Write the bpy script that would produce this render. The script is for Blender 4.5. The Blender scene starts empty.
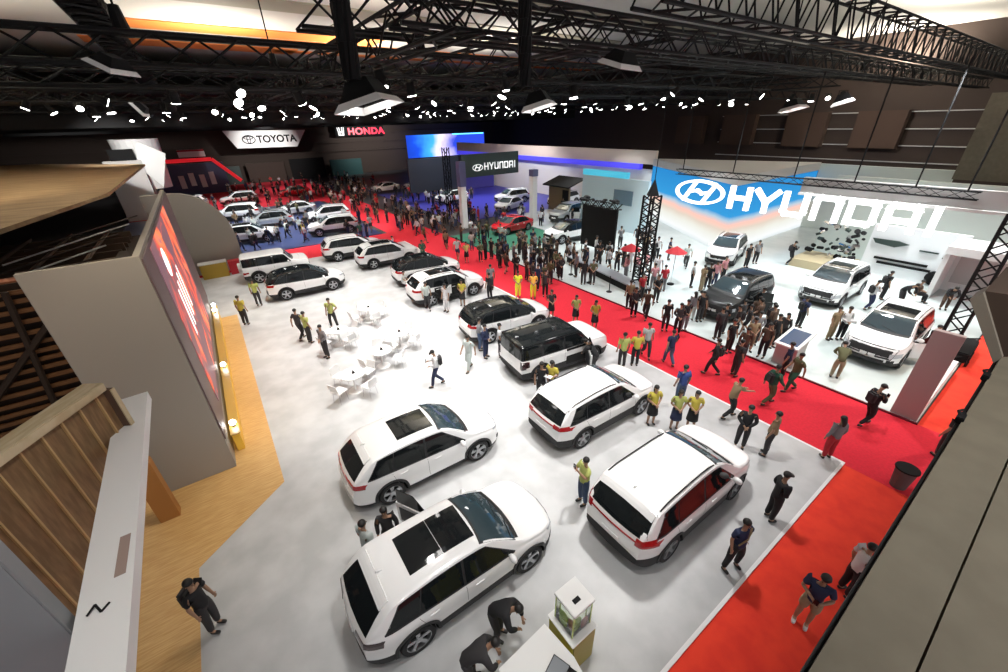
import bpy, bmesh, math, random
from mathutils import Vector, Matrix
from mathutils.bvhtree import BVHTree
PI = math.pi
C = bpy.context.scene.collection
rnd = random.Random(7)
scn = bpy.context.scene
vs = scn.view_settings
vs.view_transform = 'Standard'; vs.look = 'None'; vs.gamma = 1; vs.use_curve_mapping = False
vs.exposure = 0.45

# ---------------------------------------------------------------- materials
MATS = {}
def mat(name, col, rough=.5, metal=0, coat=0, emit=None, es=0, spec=.5, noise=None, bump=None, trans=0):
    if name in MATS: return MATS[name]
    m = bpy.data.materials.new(name); m.use_nodes = True
    nt = m.node_tree; b = nt.nodes['Principled BSDF']
    b.inputs['Base Color'].default_value = (*col, 1)
    b.inputs['Roughness'].default_value = rough
    b.inputs['Metallic'].default_value = metal
    b.inputs['Coat Weight'].default_value = coat
    b.inputs['Coat Roughness'].default_value = .06
    b.inputs['Specular IOR Level'].default_value = spec
    b.inputs['Transmission Weight'].default_value = trans
    if emit:
        b.inputs['Emission Color'].default_value = (*emit, 1)
        b.inputs['Emission Strength'].default_value = es
    if noise:   # (scale, col2, detail, (sx,sy,sz))
        tc = nt.nodes.new('ShaderNodeTexCoord'); mp = nt.nodes.new('ShaderNodeMapping')
        mp.inputs['Scale'].default_value = noise[3] if len(noise) > 3 else (1, 1, 1)
        n = nt.nodes.new('ShaderNodeTexNoise'); n.inputs['Scale'].default_value = noise[0]; n.inputs['Detail'].default_value = noise[2]
        r = nt.nodes.new('ShaderNodeValToRGB')
        r.color_ramp.elements[0].position = .38; r.color_ramp.elements[1].position = .66
        r.color_ramp.elements[0].color = (*col, 1); r.color_ramp.elements[1].color = (*noise[1], 1)
        nt.links.new(tc.outputs['Object'], mp.inputs['Vector']); nt.links.new(mp.outputs[0], n.inputs['Vector'])
        nt.links.new(n.outputs[0], r.inputs[0]); nt.links.new(r.outputs[0], b.inputs['Base Color'])
    if bump:
        tc = nt.nodes.new('ShaderNodeTexCoord'); n = nt.nodes.new('ShaderNodeTexNoise'); n.inputs['Scale'].default_value = bump[0]
        bp = nt.nodes.new('ShaderNodeBump'); bp.inputs['Strength'].default_value = bump[1]; bp.inputs['Distance'].default_value = .01
        nt.links.new(tc.outputs['Object'], n.inputs['Vector']); nt.links.new(n.outputs[0], bp.inputs['Height']); nt.links.new(bp.outputs[0], b.inputs['Normal'])
    MATS[name] = m
    return m

paint_white = mat('white_paint', (.80, .80, .80), .28, coat=1)
paint_black = mat('black_paint', (.006, .007, .008), .3, coat=.25, spec=.3)
paint_red = mat('red_paint', (.55, .01, .02), .25, coat=1)
paint_silver = mat('silver_paint', (.42, .45, .47), .28, metal=.5, coat=1)
paint_blue = mat('blue_paint', (.02, .04, .10), .25, coat=1)
glass_dark = mat('tinted_glass', (.008, .010, .011), .06, spec=.42)
glass_front = mat('windscreen_glass', (.035, .055, .065), .04, spec=1.0)
plastic = mat('black_plastic', (.013, .013, .014), .6)
well = mat('wheel_well_liner', (.004, .004, .004), .9)
rubber = mat('tyre_rubber', (.010, .010, .011), .75)
alloy = mat('alloy_rim', (.42, .43, .45), .3, metal=.85)
alloy_dark = mat('dark_rim', (.03, .03, .033), .35, metal=.7)
chrome = mat('chrome', (.7, .7, .72), .15, metal=1)
lamp_red = mat('red_lamp_lens', (.35, .004, .008), .15, coat=1)
lamp_dark = mat('dark_lamp_lens', (.03, .01, .012), .12, coat=1)
lamp_clear = mat('clear_lamp_lens', (.45, .47, .5), .12, coat=1)
plate_m = mat('number_plate', (.75, .75, .75), .4)
seam_m = mat('panel_gap', (.12, .12, .12), .8)

# ---------------------------------------------------------------- object helpers
def obj(name, me, m=None, parent=None, smooth=False):
    if isinstance(me, bmesh.types.BMesh):
        bm = me; me = bpy.data.meshes.new(name); bm.normal_update(); bm.to_mesh(me); bm.free()
    o = bpy.data.objects.new(name, me); C.objects.link(o)
    if m is not None and len(me.materials) == 0:
        me.materials.append(m)
    if smooth:
        for p in me.polygons: p.use_smooth = True
    if parent: o.parent = parent
    return o
def tag(o, label, cat, group=None, kind=None):
    o['label'] = label; o['category'] = cat
    if group: o['group'] = group
    if kind: o['kind'] = kind
    return o
def thing(name, label, cat, loc=(0, 0, 0), rz=0, group=None):
    o = bpy.data.objects.new(name, None); C.objects.link(o); o.empty_display_size = .2
    o.location = loc; o.rotation_euler = (0, 0, rz)
    return tag(o, label, cat, group)
def structure(o): o['kind'] = 'structure'; return o
def dup(root, loc=None, rz=None, label=None, group=None, mats=None):
    def cp(o, par):
        c = o.copy(); C.objects.link(c); c.parent = par
        c.matrix_parent_inverse = o.matrix_parent_inverse.copy()
        if mats and o.name.split('.')[0] in mats and o.data and c.material_slots:
            c.material_slots[0].link = 'OBJECT'; c.material_slots[0].material = mats[o.name.split('.')[0]]
        for ch in KIDS.get(o.name, o.children): cp(ch, c)
        return c
    r = cp(root, None)
    if loc is not None: r.location = loc
    if rz is not None: r.rotation_euler = (0, 0, rz)
    if label: r['label'] = label
    if group: r['group'] = group
    elif 'group' in r and group == '': del r['group']
    return r
KIDS = {}
def box(bm, x0, x1, y0, y1, z0, z1, M=None, bev=0):
    r = bmesh.ops.create_cube(bm, size=1)
    T = Matrix.Translation(((x0+x1)/2, (y0+y1)/2, (z0+z1)/2)) @ Matrix.Diagonal((abs(x1-x0), abs(y1-y0), abs(z1-z0), 1))
    bmesh.ops.transform(bm, matrix=(M @ T) if M else T, verts=r['verts'])
    if bev:
        es = list({e for v in r['verts'] for e in v.link_edges})
        bmesh.ops.bevel(bm, geom=es, offset=bev, segments=2, affect='EDGES')
def cyl(bm, p0, p1, r0, r1=None, n=12, caps=True):
    p0 = Vector(p0); p1 = Vector(p1); r1 = r0 if r1 is None else r1; d = p1-p0
    M = Matrix.Translation((p0+p1)/2) @ d.to_track_quat('Z', 'Y').to_matrix().to_4x4()
    bmesh.ops.create_cone(bm, cap_ends=caps, segments=n, radius1=r0, radius2=r1, depth=d.length, matrix=M)
def sph(bm, c, r, sx=1, sy=1, sz=1, u=12, v=8):
    bmesh.ops.create_uvsphere(bm, u_segments=u, v_segments=v, radius=r, matrix=Matrix.Translation(c) @ Matrix.Diagonal((sx, sy, sz, 1)))
def tube(bm, pts, r, n=6):
    for a, b in zip(pts[:-1], pts[1:]): cyl(bm, a, b, r, n=n)
def prism(bm, pts, dvec):
    d = Vector(dvec); a = [bm.verts.new(p) for p in pts]; b = [bm.verts.new(Vector(p)+d) for p in pts]
    n = len(pts); bm.faces.new(a[::-1]); bm.faces.new(b)
    for i in range(n): bm.faces.new((a[i], a[(i+1) % n], b[(i+1) % n], b[i]))
    bmesh.ops.recalc_face_normals(bm, faces=bm.faces)
def B(name, m, parent, fn, smooth=False):
    bm = bmesh.new(); fn(bm); return obj(name, bm, m, parent, smooth)
def bx(name, m, parent, *a, bev=0):
    bm = bmesh.new(); box(bm, *a, bev=bev); return obj(name, bm, m, parent)
def interp(tab, x):
    if x <= tab[0][0]: return tab[0][1]
    if x >= tab[-1][0]: return tab[-1][1]
    n = len(tab)
    for i in range(n-1):
        if x <= tab[i+1][0]: break
    x0, y0 = tab[i]; x1, y1 = tab[i+1]; h = x1-x0; s = (y1-y0)/h
    def slope(k):
        if k <= 0 or k >= n-1: return None
        a = (tab[k][1]-tab[k-1][1])/(tab[k][0]-tab[k-1][0]); b = (tab[k+1][1]-tab[k][1])/(tab[k+1][0]-tab[k][0])
        return 0 if a*b <= 0 else 2*a*b/(a+b)
    m0 = slope(i); m1 = slope(i+1); m0 = s if m0 is None else m0; m1 = s if m1 is None else m1
    t = (x-x0)/h
    return (2*t**3-3*t*t+1)*y0+(t**3-2*t*t+t)*h*m0+(-2*t**3+3*t*t)*y1+(t**3-t*t)*h*m1

# ---------------------------------------------------------------- cars
def make_car(P):
    """P: dict describing one model. Local frame: +X forward, z=0 on the floor. Returns the thing."""
    L, W, Hh = P['L'], P['W']/2, P['H']
    top, belt = P['top'], P['belt']
    xf, xr = P['axles']; R = P.get('R', .36)
    zb0 = .24
    def wid(x):
        a = abs(x)/(L/2); x0 = .70
        t = max(0, (a-x0)/(1-x0)); e = P.get('taper', .26) if x > 0 else P.get('taper_r', .24)
        return W*(1-e*t**2.4)
    def bow(x):
        t = max(0, (x-.3)/(L/2-.3)) if x > 0 else -max(0, (-x-.6)/(L/2-.6))
        return P.get('bow', .16)*t if t > 0 else .07*t
    def sect(x):
        w = wid(x); zt = interp(top, x); be = min(interp(belt, x), zt-.03)
        e = max(0, (abs(x)-(L/2-.35))/.35); zb = zb0+.16*e**3
        zb = min(zb, be-.12)
        g = zt-be; yr = .95*w-P.get('tumble', .27)*max(g-.05, 0)
        zs = be-(be-zb)*.26; zc = zb+(be-zb)*.22
        pts = [(0, zb), (.55*w, zb), (.9*w, zb+.005), (.97*w, zb+.05), (.985*w, zc), (.975*w, zb+(be-zb)*.42), (.992*w, zb+(be-zb)*.6), (1.0*w, zs), (.993*w, be-(be-zb)*.10), (.96*w, be)]
        for t in (.12, .35, .6, .84): pts.append((.95*w+(yr-.95*w)*t, be+g*.88*t))
        pts += [(yr*.975, be+g*.925), (yr*.93, be+g*.955), (yr*.80, be+g*.975), (yr*.5, be+g*.992), (0, zt)]
        return pts, w
    n = 84; xs = []
    for i in range(n+1):
        t = -1+2*i/n
        xs.append((L/2-.001)*math.copysign(1-(1-abs(t))**1.35, t))
    rings = []; bm = bmesh.new()
    for x in xs:
        pts, w = sect(x); ring = []
        full = pts + [(-y, z) for y, z in pts[-2:0:-1]]
        for y, z in full:
            xx = x-bow(x)*(min(1, abs(y)/w)**2) if True else x
            ring.append(bm.verts.new((xx, y, z)))
        rings.append(ring)
    m = len(rings[0])
    for a, b in zip(rings[:-1], rings[1:]):
        for j in range(m):
            f = bm.faces.new((a[j], b[j], b[(j+1) % m], a[(j+1) % m]))
    for rg in (rings[0], rings[-1]): bm.faces.new(rg)
    bmesh.ops.recalc_face_normals(bm, faces=bm.faces)
    bvh = BVHTree.FromBMesh(bm)
    shell = bpy.data.meshes.new('shell'); bm.to_mesh(shell); bm.free()
    # cut the wheel wells
    so = bpy.data.objects.new('shell', shell); C.objects.link(so)
    shell.materials.append(P['paint']); shell.materials.append(plastic); shell.materials.append(well)
    cb = bmesh.new()
    for ax in (xf, xr):
        for s in (-1, 1):
            cyl(cb, (ax, s*(W-.34), R+.005), (ax, s*(W+.2), R+.005), R+.055, n=28)
    cm = bpy.data.meshes.new('cut'); cb.to_mesh(cm); cb.free()
    for _ in range(3): cm.materials.append(well)
    for p in cm.polygons: p.material_index = 2
    co = bpy.data.objects.new('cut', cm); C.objects.link(co)
    md = so.modifiers.new('b', 'BOOLEAN'); md.object = co; md.operation = 'DIFFERENCE'; md.solver = 'EXACT'
    dg = bpy.context.evaluated_depsgraph_get()
    cut = bpy.data.meshes.new_from_object(so.evaluated_get(dg))
    bpy.data.objects.remove(so); bpy.data.objects.remove(co)
    clz = P.get('clad_z', .50)
    def split(keep, name, material, parent, quad=None):
        b = bmesh.new(); b.from_mesh(cut)
        bmesh.ops.bisect_plane(b, geom=b.verts[:]+b.edges[:]+b.faces[:], plane_co=(0, 0, clz), plane_no=(0, 0, 1))
        def cls(f):
            c = f.calc_center_median()
            if f.material_index == 2: return 'well' if quad is None or ((c.x > 0) == (quad[0] > 0) and (c.y > 0) == (quad[1] > 0)) else 'none'
            if P.get('dark_top') and c.z > interp(belt, c.x)+.02 and -L/2 < c.x < P['ws'][0]-.05: return 'roof'
            return 'clad' if c.z < clz else 'body'
        bmesh.ops.delete(b, geom=[f for f in b.faces if cls(f) != keep], context='FACES')
        me = bpy.data.meshes.new(name); b.to_mesh(me); b.free()
        me.materials.clear(); me.materials.append(material)
        for p in me.polygons: p.material_index = 0
        o = obj(name, me, None, parent, smooth=True)
        try: me.set_sharp_from_angle(angle=math.radians(38))
        except Exception: pass
        return o
    car = thing(P.get('name', 'car'), 'x', 'car')
    split('body', 'car_body', P['paint'], car)
    if P.get('dark_top'): split('roof', 'dark_upper_body', glass_dark, car)
    split('clad', 'lower_cladding', P.get('clad', plastic), car)
    for q in ((1, 1), (1, -1), (-1, 1), (-1, -1)): split('well', 'wheel_arch_liner', well, car, q)

    def ray(o, d):
        h = bvh.ray_cast(Vector(o), Vector(d)); return h
    def patch(name, m, fn, nu, nv, direction, off=.006, parent=car, ret=False):
        """fn(u,v) -> origin point; cast along direction onto the shell, lift off by off, give it thickness."""
        b = bmesh.new(); g = []
        for i in range(nu+1):
            row = []
            for j in range(nv+1):
                p = fn(i/nu, j/nv); h = ray(p, direction)
                if h[0] is None: row.append(None); continue
                nrm = h[1] if h[1].dot(Vector(direction)) < 0 else -h[1]
                row.append((b.verts.new(h[0]+nrm*off), b.verts.new(h[0]-nrm*.006)))
            g.append(row)
        for i in range(nu):
            for j in range(nv):
                q = [g[i][j], g[i+1][j], g[i+1][j+1], g[i][j+1]]
                if any(a is None for a in q): continue
                b.faces.new([a[0] for a in q])
        eds = [e for e in b.edges if len(e.link_faces) == 1]
        mp = {}
        for row in g:
            for c in row:
                if c: mp[c[0]] = c[1]
        for e in eds:
            a, c = e.verts; b.faces.new((a, c, mp[c], mp[a]))
        loose = [v for v in b.verts if not v.link_faces]
        bmesh.ops.delete(b, geom=loose, context='VERTS')
        bmesh.ops.recalc_face_normals(b, faces=b.faces)
        return obj(name, b, m, parent, smooth=False)
    def zlo(x): return interp(belt, x)+.035
    def zhi(x):
        zt = interp(top, x); be = interp(belt, x); return be+(zt-be)*P.get('win_top', .84)
    # side windows: (x0 bottom, x0 top, x1 bottom, x1 top) from rear to front
    for s in (-1, 1):
        for (b0, t0, b1, t1) in P['panes']:
            def fn(u, v, b0=b0, t0=t0, b1=b1, t1=t1, s=s):
                xb = b0+(b1-b0)*u; xt = t0+(t1-t0)*u; x = xb+(xt-xb)*v
                lo, hi = zlo(x), max(zhi(xt), zlo(xt)+.01)
                return (x, s*3, lo+(hi-lo)*v)
            patch('side_window', glass_dark, fn, 10, 5, (0, -s, 0))
        if P.get('pillar', True):
            b0, t0 = P['panes'][0][0], P['panes'][0][1]; b1, t1 = P['panes'][-1][2], P['panes'][-1][3]
            def pl(u, v, s=s):
                xb = b0-.03+(b1-b0+.09)*u; xt = t0-.03+(t1-t0+.05)*u; x = xb+(xt-xb)*v
                lo, hi = zlo(x)-.01, max(zhi(xt)+.012, zlo(xt)+.02)
                return (x, s*3, lo+(hi-lo)*v)
            patch('pillar_trim', plastic, pl, 26, 5, (0, -s, 0), off=.002)
        if P.get('frame', True):
            b0, t0 = P['panes'][0][0], P['panes'][0][1]; b1, t1 = P['panes'][-1][2], P['panes'][-1][3]
            def fr(u, v, s=s):
                x = b0-.03+(b1-b0+.06)*u; return (x, s*3, interp(belt, x)+.008+.03*v)
            patch('window_trim', chrome if P.get('chrome') else plastic, fr, 24, 1, (0, -s, 0), off=.01)
    w0, w1 = P['ws']        # windscreen base x and top x
    def wsf(u, v):
        x = w0+(w1-w0)*v; yb = wid(w0)*.80; yt = .95*wid(w1)-P.get('tumble', .27)*(interp(top, w1)-interp(belt, w1)); yt *= .88
        y = (u*2-1)*(yb+(yt-yb)*v); return (x-.10*abs(u*2-1)**2*(1-.3*v), y, 4)
    patch('windscreen', glass_front, wsf, 14, 10, (0, 0, -1))
    def wfr(u, v):
        o = wsf(-.035+1.07*u, -.03+1.09*v); return o
    patch('windscreen_surround', plastic, wfr, 16, 11, (0, 0, -1), off=.002)
    def cowl(u, v):
        x = w0+.02+.09*(1-v); y = (u*2-1)*wid(w0)*.80; return (x-.10*abs(u*2-1)**2, y, 4)
    patch('windscreen_cowl', plastic, cowl, 14, 1, (0, 0, -1))
    for yy in (.35, -.25):
        B('wiper', plastic, car, lambda b, yy=yy: tube(b, [bvh.ray_cast(Vector((w0-.02+.0, yy, 4)), Vector((0, 0, -1)))[0]+Vector((0, 0, .02)), bvh.ray_cast(Vector((w0-.16, yy-.5, 4)), Vector((0, 0, -1)))[0]+Vector((0, 0, .02))], .009, 5))
    z0, z1, ry0, ry1 = P['rear_win']
    patch('rear_window', glass_dark, lambda u, v: (-4, (u*2-1)*(ry0+(ry1-ry0)*v), z0+(z1-z0)*v), 12, 6, (1, 0, 0))
    if P.get('spoiler', True):
        xs0 = P.get('spoiler_x', -L/2+.42)
        patch('rear_spoiler', P['paint'] if not P.get('black_roof') else glass_dark, lambda u, v: (xs0-.02-.18*v, (u*2-1)*ry1*1.02, 4), 10, 3, (0, 0, -1), off=.03)
    if P.get('sunroof'):
        a, b_, yw = P['sunroof']
        k = P.get('sun_panels', 1)
        for i in range(k):
            xa = a+(b_-a)*i/k+(.01 if i else 0); xb = a+(b_-a)*(i+1)/k
            patch('sunroof', glass_dark, lambda u, v: (xa+(xb-xa)*u, (v*2-1)*yw, 4), 8, 8, (0, 0, -1), off=.008)
    if P.get('black_roof'):
        a, b_ = P['black_roof']
        def rf(u, v):
            x = a+(b_-a)*u; zt = interp(top, x); be = interp(belt, x)
            yr = (.95*wid(x)-P.get('tumble', .27)*(zt-be-.05))*.985
            return (x, (v*2-1)*yr, 4)
        patch('black_roof_panel', glass_dark, rf, 18, 12, (0, 0, -1), off=.004)
    if P.get('rails', True):
        ra, rb = P.get('rail_x', (w1-.25, -L/2+.55))
        for s in (-1, 1):
            def rl(b, s=s):
                pts = []
                for i in range(9):
                    x = ra+(rb-ra)*i/8; zt = interp(top, x); be = interp(belt, x)
                    y = s*(.95*wid(x)-P.get('tumble', .27)*(zt-be-.05))*.90
                    h = ray((x, y, 4), (0, 0, -1)); pts.append(h[0]+Vector((0, 0, .005 if i in (0, 8) else .04)))
                tube(b, pts, .017, 6)
            B('roof_rail', P.get('rail_m', plastic), car, rl)
    # lamps, grille, plates
    for s in (-1, 1):
        a = P['head']   # (y_in, y_out, z0, z1)
        patch('headlight', P.get('head_m', lamp_clear), lambda u, v, s=s: (4, s*(a[0]+(a[1]-a[0])*u), a[2]+(a[3]-a[2])*v+(.05*u)), 8, 3, (-1, 0, 0), off=.01)
        a2 = P['tail']
        patch('tail_light', P.get('tail_m', lamp_red), lambda u, v, s=s: (-4, s*(a2[0]+(a2[1]-a2[0])*u), a2[2]+(a2[3]-a2[2])*v), 8, 3, (1, 0, 0), off=.012)
        patch('tail_light_wing', P.get('tail_m', lamp_red), lambda u, v, s=s: (-L/2+.10+.30*u, s*3, a2[2]+(a2[3]-a2[2])*(.15+.7*v)+.03*u), 6, 2, (0, -s, 0), off=.012)
        patch('fog_lamp_bezel', plastic, lambda u, v, s=s: (4, s*(W*.62+W*.2*u), .42+.12*v), 4, 2, (-1, 0, 0), off=.01)
    g = P['grille']
    patch('grille', plastic, lambda u, v: (4, (u*2-1)*(g[0]-.08*(1-v)), g[1]+(g[2]-g[1])*v), 10, 4, (-1, 0, 0), off=.012)
    patch('lower_grille', plastic, lambda u, v: (4, (u*2-1)*W*.55, .40+.10*v), 8, 2, (-1, 0, 0), off=.012)
    if P.get('tail_bar'):
        patch('tail_light_bar', P.get('bar_m', lamp_red), lambda u, v: (-4, (u*2-1)*a2[0], (a2[2]+a2[3])/2+.02*(v*2-1)), 8, 1, (1, 0, 0), off=.012)
    for d, nm in ((1, 'front_number_plate'), (-1, 'rear_number_plate')):
        patch(nm, plate_m, lambda u, v, d=d: (4*d, (u*2-1)*.24, (P.get('pz_f', .50) if d > 0 else P.get('pz_r', .72))+.12*v), 3, 2, (-d, 0, 0), off=.02)
    # wheels
    def wheel(ax, s):
        yo = W-.012; wd = .235
        def ty(b):
            prof = [(R*.70, 0), (R*.93, .0), (R*.985, .03), (R, .07), (R, wd-.07), (R*.985, wd-.03), (R*.93, wd), (R*.70, wd)]
            k = 32; rg = []
            for i in range(k):
                a = 2*PI*i/k
                rg.append([b.verts.new((ax+r*math.cos(a), s*(yo-dy), R+r*math.sin(a))) for r, dy in prof])
            for i in range(k):
                for j in range(len(prof)):
                    j2 = (j+1) % len(prof)
                    b.faces.new((rg[i][j], rg[(i+1) % k][j], rg[(i+1) % k][j2], rg[i][j2]))
            bmesh.ops.recalc_face_normals(b, faces=b.faces)
        w = B('wheel', rubber, car, ty, True)
        try: w.data.set_sharp_from_angle(angle=math.radians(40))
        except Exception: pass
        def disc(b):
            cyl(b, (ax, s*(yo-.12), R), (ax, s*(yo-.10), R), R*.71, n=32)
        B('brake_disc', well, w, disc)
        def rim(b):
            k = P.get('spokes', 5)
            for i in range(k):
                a = 2*PI*i/k+.3
                for da in ((-.16, .16) if P.get('twin') else (0,)):
                    c0 = Vector((math.cos(a), 0, math.sin(a)))*.05; c1 = Vector((math.cos(a+da), 0, math.sin(a+da)))*R*.67
                    wv = Vector((-math.sin(a), 0, math.cos(a)))*(.022 if P.get('twin') else .038)
                    o = Vector((ax, s*(yo-.035), R)); o2 = Vector((ax, s*(yo-.012), R))
                    q = [o+c0-wv, o+c0+wv, o2+c1+wv*1.15, o2+c1-wv*1.15]
                    prism(b, q, (0, -s*.03, 0))
            cyl(b, (ax, s*(yo-.06), R), (ax, s*(yo-.02), R), .075, n=14)
            kk = 32; prof = [(R*.66, .005), (R*.72, .0), (R*.72, .09), (R*.66, .09)]; rg = []
            for i in range(kk):
                a = 2*PI*i/kk
                rg.append([b.verts.new((ax+r*math.cos(a), s*(yo-.004-dy), R+r*math.sin(a))) for r, dy in prof])
            for i in range(kk):
                for j in range(4):
                    b.faces.new((rg[i][j], rg[(i+1) % kk][j], rg[(i+1) % kk][(j+1) % 4], rg[i][(j+1) % 4]))
            bmesh.ops.recalc_face_normals(b, faces=b.faces)
        B('rim', P.get('rim_m', alloy), w, rim)
        if P.get('arch', True):   # black flare round the arch
            def fl(b):
                kk = 22; rg = []
                for i in range(kk+1):
                    a = -.12+(PI+.24)*i/kk; row = []
                    for r in (R+.05, R+.115):
                        x, z = ax+r*math.cos(a), R+r*math.sin(a)
                        z = max(z, .2)
                        h = ray((x, s*3, z), (0, -s, 0))
                        if h[0] is None: row = None; break
                        row.append((b.verts.new(h[0]+Vector((0, s*.022, 0))), b.verts.new(h[0]-Vector((0, s*.02, 0)))))
                    rg.append(row)
                for a_, b_ in zip(rg[:-1], rg[1:]):
                    if not a_ or not b_: continue
                    b.faces.new((a_[0][0], b_[0][0], b_[1][0], a_[1][0]))
                    b.faces.new((a_[1][0], b_[1][0], b_[1][1], a_[1][1])); b.faces.new((a_[0][0], b_[0][0], b_[0][1], a_[0][1]))
                bmesh.ops.recalc_face_normals(b, faces=b.faces)
            B('wheel_arch_trim', P.get('arch_m', plastic), car, fl)
    for ax in (xf, xr):
        for s in (-1, 1): wheel(ax, s)
    # mirrors, handles, seams
    mx = P['panes'][-1][2]-.12
    for s in (-1, 1):
        h = ray((mx, s*3, interp(belt, mx)+.02), (0, -s, 0))[0]
        def mir(b, h=h, s=s):
            r = bmesh.ops.create_uvsphere(b, u_segments=12, v_segments=8, radius=1, matrix=Matrix.Translation((h.x, h.y+s*.15, h.z+.07)) @ Matrix.Diagonal((.07, .12, .085, 1)))
            cyl(b, (h.x, h.y-s*.02, h.z+.0), (h.x, h.y+s*.10, h.z+.04), .025, n=6)
        B('side_mirror', P['paint'], car, mir, True)
        for hx in P['handles']:
            zz = interp(belt, hx)-.11; h = ray((hx, s*3, zz), (0, -s, 0))[0]
            B('door_handle', P.get('handle_m', P['paint']), car, lambda b, h=h, s=s: box(b, h.x-.1, h.x+.1, h.y-.005, h.y+s*.03, h.z-.014, h.z+.014, bev=.006))
        for sx in P['seams']:
            patch('door_seam', seam_m, lambda u, v, s=s, sx=sx: (sx[0]+(sx[1]-sx[0])*u+.009*v, s*3, clz+.05+(interp(belt, sx[0])-clz-.08)*u), 10, 1, (0, -s, 0), off=.002)
    patch('bonnet_seam', seam_m, lambda u, v: (xf+.02+.009*v-.12*abs(u*2-1)**2+.28, (u*2-1)*W*.78, 4), 12, 1, (0, 0, -1), off=.002) if P.get('bonnet_seam') else None
    if P.get('antenna', True):
        h = ray((P.get('ant_x', -L/2+.75), 0, 4), (0, 0, -1))[0]
        B('shark_fin_antenna', P['paint'], car, lambda b: prism(b, [(h.x-.09, -.015, h.z), (h.x+.09, -.015, h.z), (h.x-.06, -.015, h.z+.06)], (0, .03, 0)))
    if P.get('spare'):
        def sp(b):
            cyl(b, (-L/2-.16, 0, .95), (-L/2+.04, 0, .95), .36, n=28)
        B('spare_wheel_cover', P['paint'], car, sp, False)
    bpy.data.meshes.remove(cut)
    return car

SUV = dict(L=4.66, W=1.90, H=1.69, axles=(1.36, -1.34), R=.37, paint=paint_white,
    top=[(-2.33, .72), (-2.31, .98), (-2.25, 1.09), (-2.12, 1.22), (-1.90, 1.42), (-1.74, 1.54), (-1.62, 1.60), (-1.3, 1.645), (-.4, 1.685), (.15, 1.665), (.45, 1.60), (.8, 1.42), (1.18, 1.18), (1.36, 1.10), (1.7, 1.055), (2.05, .99), (2.22, .91), (2.30, .78), (2.33, .62)],
    belt=[(-2.33, 1.06), (-1.9, 1.10), (-.5, 1.04), (.6, 1.00), (1.2, .985), (1.8, .93), (2.33, .80)],
    panes=[(-1.85, -1.50, -1.22, -1.10), (-1.19, -1.07, -.28, -.24), (-.22, -.18, .93, .32)],
    ws=(1.14, .36), rear_win=(1.13, 1.52, .70, .60), sunroof=(-1.15, .25, .46), sun_panels=2,
    head=(.50, .84, .80, .88), tail=(.45, .90, .93, 1.06), grille=(.55, .58, .80), handles=(-.95, .05), seams=((.98, .92), (-.24, -.25), (-1.05, -1.25)), taper=.26, spoiler_x=-1.62)
# ---------------------------------------------------------------- people
skin_m = mat('skin', (.33, .19, .12), .6)
hair_m = mat('black_hair', (.008, .007, .006), .55)
shoe_m = mat('dark_shoes', (.015, .014, .014), .5)
shoe_w = mat('white_trainers', (.6, .6, .6), .5)
CL = {}
for k, c in dict(black=(.010, .010, .012), navy=(.014, .022, .065), white=(.62, .62, .63), grey=(.20, .20, .21), yellow=(.50, .42, .06), lime=(.38, .42, .12), neon=(.80, .85, .05), amber=(.85, .50, .08), tan=(.25, .18, .10), blue=(.03, .06, .22), red=(.42, .02, .03), olive=(.09, .09, .04), pale=(.45, .50, .48), pink=(.55, .25, .27), green=(.02, .10, .06), brown=(.07, .04, .025), denim=(.05, .08, .15), khaki=(.30, .24, .15), dark=(.03, .028, .03)).items():
    CL[k] = mat('cloth_'+k, c, .85)

def skin_mesh(chains, sub=1):
    """chains: lists of (x,y,z,r), or (index of an earlier vertex as int) to join. Returns one mesh grown with the Skin modifier."""
    vs_, es, rs = [], [], []; roots = []
    for ch in chains:
        prev = None
        for p in ch:
            if isinstance(p, int): prev = p; continue
            vs_.append(p[:3]); rs.append(p[3])
            if prev is not None: es.append((prev, len(vs_)-1))
            else: roots.append(len(vs_)-1)
            prev = len(vs_)-1
    me = bpy.data.meshes.new('sk'); me.from_pydata(vs_, es, [])
    o = bpy.data.objects.new('sk', me); C.objects.link(o)
    md = o.modifiers.new('s', 'SKIN'); md.use_smooth_shade = True; md.branch_smoothing = .3
    for i, r in enumerate(rs):
        d = me.skin_vertices[0].data[i]; rr = r if isinstance(r, tuple) else (r, r); d.radius = rr; d.use_root = i in roots
    if sub: m2 = o.modifiers.new('u', 'SUBSURF'); m2.levels = sub
    dg = bpy.context.evaluated_depsgraph_get()
    r = bpy.data.meshes.new_from_object(o.evaluated_get(dg)); bpy.data.objects.remove(o); bpy.data.meshes.remove(me)
    for p in r.polygons: p.use_smooth = True
    return r
def V(*a): return Vector(a)
def lerp(a, b, t): return a+(b-a)*t
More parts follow.
